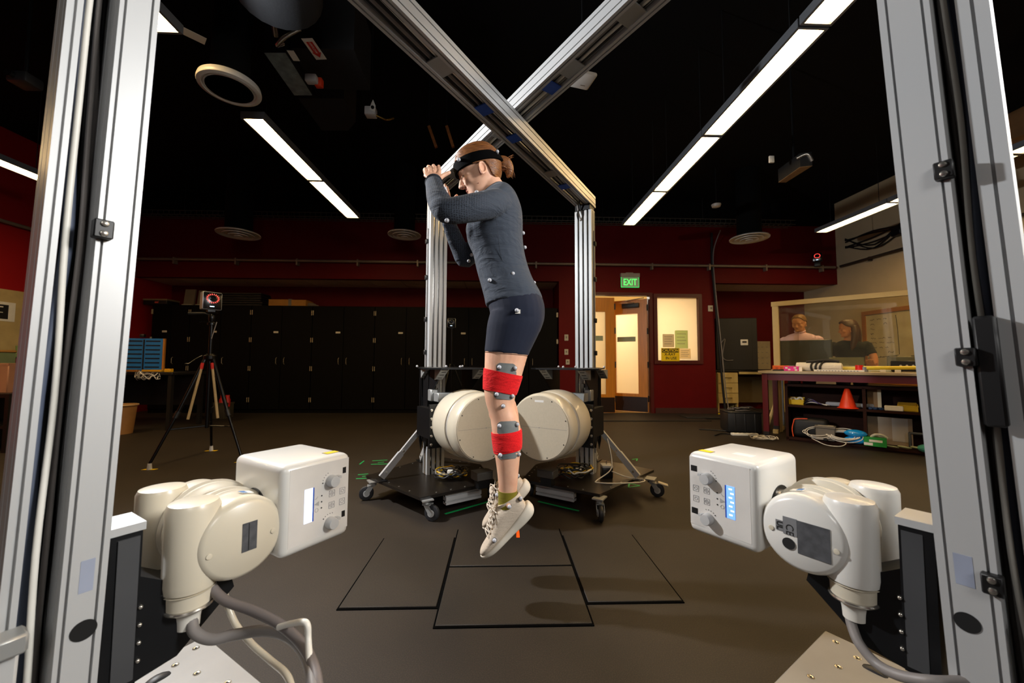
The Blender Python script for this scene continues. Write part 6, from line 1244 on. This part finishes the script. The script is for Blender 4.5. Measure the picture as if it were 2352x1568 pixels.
t = item('circuit_strip', 'long pale electronics strip at the back of the bench', 'electronics', 1998, .42, TZ); MB().rbox((0, 0, .035), (.55, .03, .07), .004, 1).build('board', mat('pale green white board', '#bdb88e', .5), t)
for k in range(5): MB().rbox((-.2+k*.1, -.018, .04), (.04, .01, .03), .003, 1).build('component', mat('grey green component', '#6f7a5c', .5), t)
t = item('red_tape', 'bright red tape roll standing on the bench', 'tape', 1973, .1, TZ); MB().lathe([(.035, 0), (.035, .08), (.022, .08), (.022, .0)], (0, 0, 0), (0, 0, 1), 24).build('roll', mat('bright red tape', '#d81810', .45), t); MB().lathe([(.023, 0.001), (.023, .079), (.02, .079), (.02, .001)], (0, 0, 0), (0, 0, 1), 20).build('core', CARD, t)
t = item('silver_tape', 'grey tape roll right of the red tape roll', 'tape', 1985, .11, TZ); MB().lathe([(.033, 0), (.033, .06), (.022, .06), (.022, .0)], (0, 0, 0), (0, 0, 1), 24).build('roll', mat('silver tape', '#8a8f94', .35, .3), t); MB().lathe([(.023, 0.001), (.023, .059), (.02, .059), (.02, .001)], (0, 0, 0), (0, 0, 1), 20).build('core', CARD, t)
t = item('padded_bar_tool', 'long yellow padded handle lying on the bench front, right', 'tool', 2050, .1, TZ); MB().tube([(-.24, 0, .045), (-.05, .02, .05), (.2, .0, .055), (.26, 0, .055)], [.022, .018], 10, None, 4).build('handle', mat('lemon yellow', '#dcc838', .5), t)
for x in (-.08, .04): MB().rbox((x, 0, .015), (.05, .04, .03), .004, 1).build('support', PAPER, t)
t = item('black_amplifier', 'black amplifier box with front knobs at the right of the bench', 'amplifier', 2085, .4, TZ); MB().rbox((0, 0, .07), (.28, .2, .12), .005, 1).build('case', BLACKP, t)
for k in range(3): MB().lathe([(.011, 0), (.010, .012), (.002, .013)], (-.06+k*.05, -.1, .075), (-.06+k*.05, -1, .075), 14).build('knob', GREYK, t)
for x in (-.12, .12): MB().cyl((x, 0, 0), (x, 0, .012), .012, n=8).build('foot', BLACKP, t)
# partition
PD = .83; PFR = mat('cream painted frame', '#c2ae7c', .5, 0, .05)
p0 = bpt(1784, PD, 0); L_ = (bpt(2210, PD, 0)-p0).dot(BD)
t = thing('glass_partition', 'freestanding clear partition in a cream frame behind the workbench', 'partition', p0, RZB); HP = 1.825
MB().bb(-.03, .045, -.03, .03, 0, HP).build('upright', PFR, t); MB().bb(L_-.045, L_, -.03, .03, 0, HP).build('upright', PFR, t); MB().bb(-.04, L_, -.035, .035, HP, HP+.065).build('top_rail', PFR, t); MB().bb(.045, L_-.045, -.03, .03, .80, .86).build('mid_rail', PFR, t)
MB().bb(.045, L_-.045, -.004, .004, .86, HP).build('glass_pane', glass_mat('clear shield acrylic', '#fbf6e4', .1, .02, .035), t)
for x in (.0, L_-.03): MB().bb(x-.03, x+.03, -.25, .25, 0, .05).build('foot_bar', PFR, t)
MB().cyl((-.02, -.02, .45), (-.12, -.18, .03), .022, n=8).build('prop_board', PFR, t)
# table behind it, monitor, laptop
t = thing('standing_table', 'plain table behind the glass partition carrying the monitor', 'table', bpt(1990, PD+.32, 0), RZB); MB().rbox((0, 0, .885), (2.1, .46, .03), .004, 1).build('table_top', TOPM, t)
for (x, y) in ((-1, -.2), (1, -.2), (-1, .2), (1, .2)): MB().bb(x-.025, x+.025, y-.025, y+.025, 0, .87).build('leg', mat('grey steel leg', '#5a5c62', .5), t)
ZT2 = .90
t = thing('monitor', 'large dark monitor seen through the glass in front of the man', 'monitor', bpt(1850, PD+.22, ZT2), RZB+R(4)); MB().rbox((0, 0, .24), (.62, .03, .37), .008, 1).build('screen_back', mat('dark green grey plastic', '#232a22', .35), t); MB().rbox((0, .03, .12), (.06, .03, .22), .006, 1).build('stand_neck', BLACKP, t); MB().rbox((0, .03, .01), (.24, .17, .02), .006, 1).build('stand_base', BLACKP, t)
t = thing('laptop', 'open grey laptop seen through the glass in front of the woman in black', 'laptop', bpt(1945, PD+.24, ZT2), RZB); MB().box((0, -.06, .085), (.36, .012, .17), None, Matrix.Rotation(.12, 3, 'X')).build('lid', mat('grey laptop', '#7c7d62', .4), t); MB().rbox((0, .06, .01), (.36, .24, .018), .004, 1).build('keyboard_base', mat('grey laptop', '#7c7d62'), t)
t = thing('clear_tray', 'see-through grey drawer box behind the black amplifier', 'box', bpt(2080, PD+.2, ZT2), RZB); MB().rbox((0, 0, .09), (.34, .2, .17), .006, 1).build('tray', mat('smoky plastic', '#6e6a4c', .3), t)
for x in (-.1, .08): MB().bb(x-.03, x+.03, -.05, .05, .175, .19).build('latch', mat('smoky plastic', '#6e6a4c'), t)
# whiteboard on the right wall
t = thing('whiteboard', 'whiteboard with brown wooden frame and handwriting on the beige wall', 'whiteboard', (XR, 6.4, 1.2)); wq = atx(1990, 724, XR); y1_, y0_ = wq.y-6.4, -1.8; zt, zb_ = wq.z-1.2, -.5; BR = mat('brown wood frame', '#a0682a', .5)
MB().bb(-.012, -.002, y0_, y1_, zb_, zt).build('surface', mat('whiteboard enamel', '#c0b8a0', .3), t)
for (a, b_, c_, d_) in ((y0_, y1_, zt, zt+.07), (y0_, y1_, zb_-.07, zb_), (y1_-.0, y1_+.07, zb_-.07, zt+.07), (y0_-.07, y0_, zb_-.07, zt+.07)): MB().bb(-.03, 0, a, b_, c_, d_).build('frame_rail', BR, t)
wr = MB()
for r_ in range(9):
    z_ = zt-.1-r_*.085; y_ = y1_-.08
    while y_ > .15:
        l_ = random.uniform(.04, .13); pts = [(-.0135, y_-l_*k/6, z_+random.uniform(-.014, .014)) for k in range(7)]
        if random.random() < .8: wr.tube(pts, .0035, 4)
        y_ -= l_+.05
wr.tube([(-.0135, .02, zt-.06), (-.0135, .0, .4), (-.0135, -.01, -.05)], .005, 4); wr.tube([(-.0135, .8, -.12), (-.0135, .4, -.1), (-.0135, .0, -.06)], .005, 4)
o = wr.build('handwriting', mat('marker ink', '#3c3a34', .7), t); o['kind'] = 'stuff'
for (py_, z_, lb) in ((4.25, 2.45, 'upper red and black framed sign on the beige wall, right edge'), (4.2, 2.1, 'lower red and black framed sign on the beige wall, right edge')):
    t = thing('wall_sign', lb, 'sign', (XR, py_, z_)); MB().bb(-.02, 0, -.16, .16, -.12, .12).build('sign_frame', INK, t); MB().bb(-.022, -.018, -.13, .13, -.09, .09).build('sign_face', mat('red sign face', '#b01820', .5), t)
t = thing('cable_bundle', 'black cables bundled on the beige wall near the ceiling', 'cables', (XR-.03, 6.0, 3.35))
for k in range(7): MB().tube([(0, -1.2, random.uniform(-.1, .15)), (-.03, -.5, random.uniform(-.15, .05)), (0, .1, random.uniform(-.1, .1)), (-.02, .7, random.uniform(-.3, .1)), (0, 1.3, random.uniform(-.1, .1))], .012, 6, None, 5).build('cable', RUBB, t)
MB().rbox((-.04, .25, -.12), (.12, .16, .14), .01, 1).build('junction_box', BLACKP, t)
# brown lumpy ceiling camera at upper left
t = thing('ceiling_projector', 'faint dark projector hanging at the far upper left', 'projector', at(58, 186, 3.2)); MB().rbox((0, 0, 0), (.16, .14, .09), .02, 2).build('projector_body', mat('dim plastic', '#2a2a2b', .5), t); MB().cyl((-.02, -.07, .0), (-.02, -.1, .0), .03, n=16).build('lens', BLACKP, t); MB().cyl((0, 0, .04), (0, 0, ZC-t.location.z), .012, n=8).build('hanger', BLACKP, t)

# ================================================================== two people behind the glass
def bystander(label, P, rz, S, head, arms, shirt, trousers, hairc, male, lean=0.0):
    """figure facing local +x, feet at P; head=(x, z, yaw, pitch); arms=[list of points per arm]"""
    t = thing('person', label, 'person', P, rz); sk = skin_mat('skin '+label[:6], '#c58a62' if not male else '#cf9a78'); b = MB()
    HMl = Matrix.Translation((head[0], head[4] if len(head) > 4 else 0, head[1])) @ Matrix.Rotation(head[2], 4, 'Z') @ Matrix.Rotation(head[3], 4, 'Y') @ Matrix.Scale(S, 4)
    build_head(b, HMl); nk = HMl @ Vector((-.02, 0, -.06)); zs = head[1]-(.128 if male else .15)*S; sx = head[0]-.05
    b.loft(limb_rings([nk, nk*.5+Vector((sx, 0, zs))*.5, Vector((sx-.01, 0, zs-.05))], [.055*S, .058*S, .08*S], 18))
    hipz = .93; hipx = sx-lean; sw = .205 if male else .18
    rows = [(sx-.01, zs+.0, .07, .075), (sx-.005, zs-.03, .085, sw*.75), (sx, zs-.09, .11, sw), (sx+.005-lean*.2, zs-.2, .12, sw*.9), (sx-lean*.5, zs-.34, .105, sw*.78), (hipx, hipz+.04, .11, sw*.85), (hipx, hipz-.06, .115, sw*.9)]
    R1 = [sell(Vector((x, 0, z)), Vector((d, 0, 0)), Vector((0, w, 0)), 26, 2.4) for x, z, d, w in interp(rows, 4)]
    b.loft(R1)
    s_ = MB(); s_.loft([[Vector(p)+(Vector(p)-sum((Vector(q) for q in r), Vector())/len(r))*.06 for p in r] for r in R1])
    legs = MB()
    for sy in (-1, 1):
        Lp = [Vector((hipx, sy*.09, hipz)), Vector((hipx+.03, sy*.10, .5)), Vector((hipx-.0, sy*.11, .1))]; b.loft(limb_rings(Lp, [.085, .055, .04], 16)); legs.loft(limb_rings(Lp[:2]+[Lp[2]+Vector((0, 0, -.04))], [.098, .075, .065], 16))
        MB().loft([sell(Vector((hipx+x, sy*.11, z/2+.0)), Vector((0, w, 0)), Vector((0, 0, z/2)), 14, 2.6) for x, w, z in ((-.07, .03, .06), (-.03, .042, .1), (.05, .045, .09), (.14, .045, .06), (.19, .025, .035))]).build('shoe', BLACKP, t)
    legs.loft(R1[-9:]); 
    for (pts, slv) in arms:
        P_ = [Vector(p) for p in pts]; b.loft(limb_rings(P_, [.052, .042, .038, .027][:len(P_)], 16)); w = P_[-1]; d = (w-P_[-2]).normalized(); sd = d.orthogonal().normalized()
        sd = Vector((0, 1, 0))-d*d.y; sd.normalize(); tk = d.cross(sd)
        b.loft([sell(w+d*q, sd*ww, tk*th, 14, 2.6) for q, ww, th in ((-.02, .026, .022), (.02, .034, .016), (.06, .042, .015), (.09, .040, .012))])
        for k in range(4): o_ = sd*(-.030+.020*k); finger(b, [w+d*.08+o_, w+d*.11+o_*1.1+tk*.005, w+d*(.15-.01*abs(k-1.5))+o_*1.15+tk*.014], .0095, .0075)
        finger(b, [w+d*.02+sd*.03, w+d*.05+sd*.055, w+d*.085+sd*.062], .011, .008)
        n_ = 2 if slv else 4; s_.loft(limb_rings(P_ if not slv else [P_[0], P_[0].lerp(P_[1], .35), P_[0].lerp(P_[1], .72)], [.066, .058, .050, .040][:len(P_)] if not slv else [.064, .062, .062], 16)); s_.ball(P_[0]+Vector((0, 0, -.012)), (.058, .056, .058))
    me = remesh('body', b, .006, 3); me.materials.append(sk); put('body', me, t)
    me = remesh('top', s_, .009, 5); me.materials.append(shirt); put('top', me, t); me = remesh('trousers', legs, .011, 4); me.materials.append(trousers); put('trousers', me, t)
    face_parts(t, HMl, '#b0705c', hairc[0], nos=False); HR = hair_mat('hair '+label[:8], hairc[0], hairc[1], (1, 1, 5), 40)
    if male:
        def ht(c): return c.x < np.interp(c.z, [-.06, -.03, .0, .035, .04, .07, .10, .115], [-.2, -.05, -.035, -.03, .03, .055, .072, .2])
        me = hair_shell('hair', HMl, .003, ht, .008, 64, 8); me.materials.append(HR); put('hair', me, t)
        MB().torus((sx+.02, 0, zs+.03), (.45, 0, 1), .066, .010, 24, 8).build('collar', shirt, t); MB().tube([(sx+.095, 0, zs), (sx+.13, 0, zs-.1), (sx+.14, 0, zs-.3)], .006, 6).build('placket', shirt, t)
    else:
        def ht(c): return c.x < np.interp(c.z, [-.11, -.03, .0, .035, .04, .07, .10, .115], [-.03, -.03, -.02, .0, .03, .055, .072, .2])
        me = hair_shell('hair', HMl, .006, ht, .012, 64, 8); me.materials.append(HR); put('hair', me, t)
        lh = MB()
        for sy in (-1, 1): lh.loft(limb_rings([HMl @ Vector((-.05, sy*.05, .04)), HMl @ Vector((-.045, sy*.07, -.05)), HMl @ Vector((-.03, sy*.075, -.14)), HMl @ Vector((.0, sy*.07, -.24)), HMl @ Vector((.02, sy*.065, -.30))], [.045, .045, .040, .034, .012], 14))
        lh.loft(limb_rings([HMl @ Vector((-.07, 0, .05)), HMl @ Vector((-.085, 0, -.06)), HMl @ Vector((-.085, 0, -.2))], [.06, .055, .035], 14))
        me = remesh('long_hair', lh, .008, 3); me.materials.append(HR); put('long_hair', me, t)
    return t
PINK = cloth_mat('pale pink shirt cotton', '#cdb2d2', .06, 500, .4, 7); DKT = cloth_mat('black cotton tee', '#1a1d17', .1, 500, .4, 7); TRO = cloth_mat('dark trousers', '#1a1a1e', .1, 400, .3)
pm = bpt(1840, PD+.72, 0); hz = at(1841, 744, pm.y).z; fa = math.atan2(-.70, -.72)
bystander('man in a pale pink shirt looking down, behind the monitor', pm, fa, 1.10, (.03, hz, R(-14), R(14)), [([(-.04, .215, hz-.235), (-.02, .29, hz-.48), (.20, .24, .96), (.36, .20, .94)], False), ([(-.04, -.215, hz-.235), (-.02, -.29, hz-.48), (.20, -.24, .96), (.36, -.20, .94)], False)], PINK, TRO, ('#6a4a2c', '#8a6a40'), True)
pw = bpt(1955, PD+.76, 0); hz = at(1946, 758, pw.y).z; fa = math.atan2(-.66, -.75)
bystander('woman with long brown hair in a black short-sleeved top, leaning on the table', pw, fa, 1.02, (.16, hz, R(-68), R(6)), [([(.08, .18, hz-.215), (.13, .26, hz-.42), (.20, .25, hz-.62), (.27, .24, .93)], True), ([(.08, -.18, hz-.215), (.13, -.26, hz-.42), (.20, -.25, hz-.62), (.27, -.24, .93)], True)], DKT, TRO, ('#2c180e', '#4a2c1a'), False, .12)
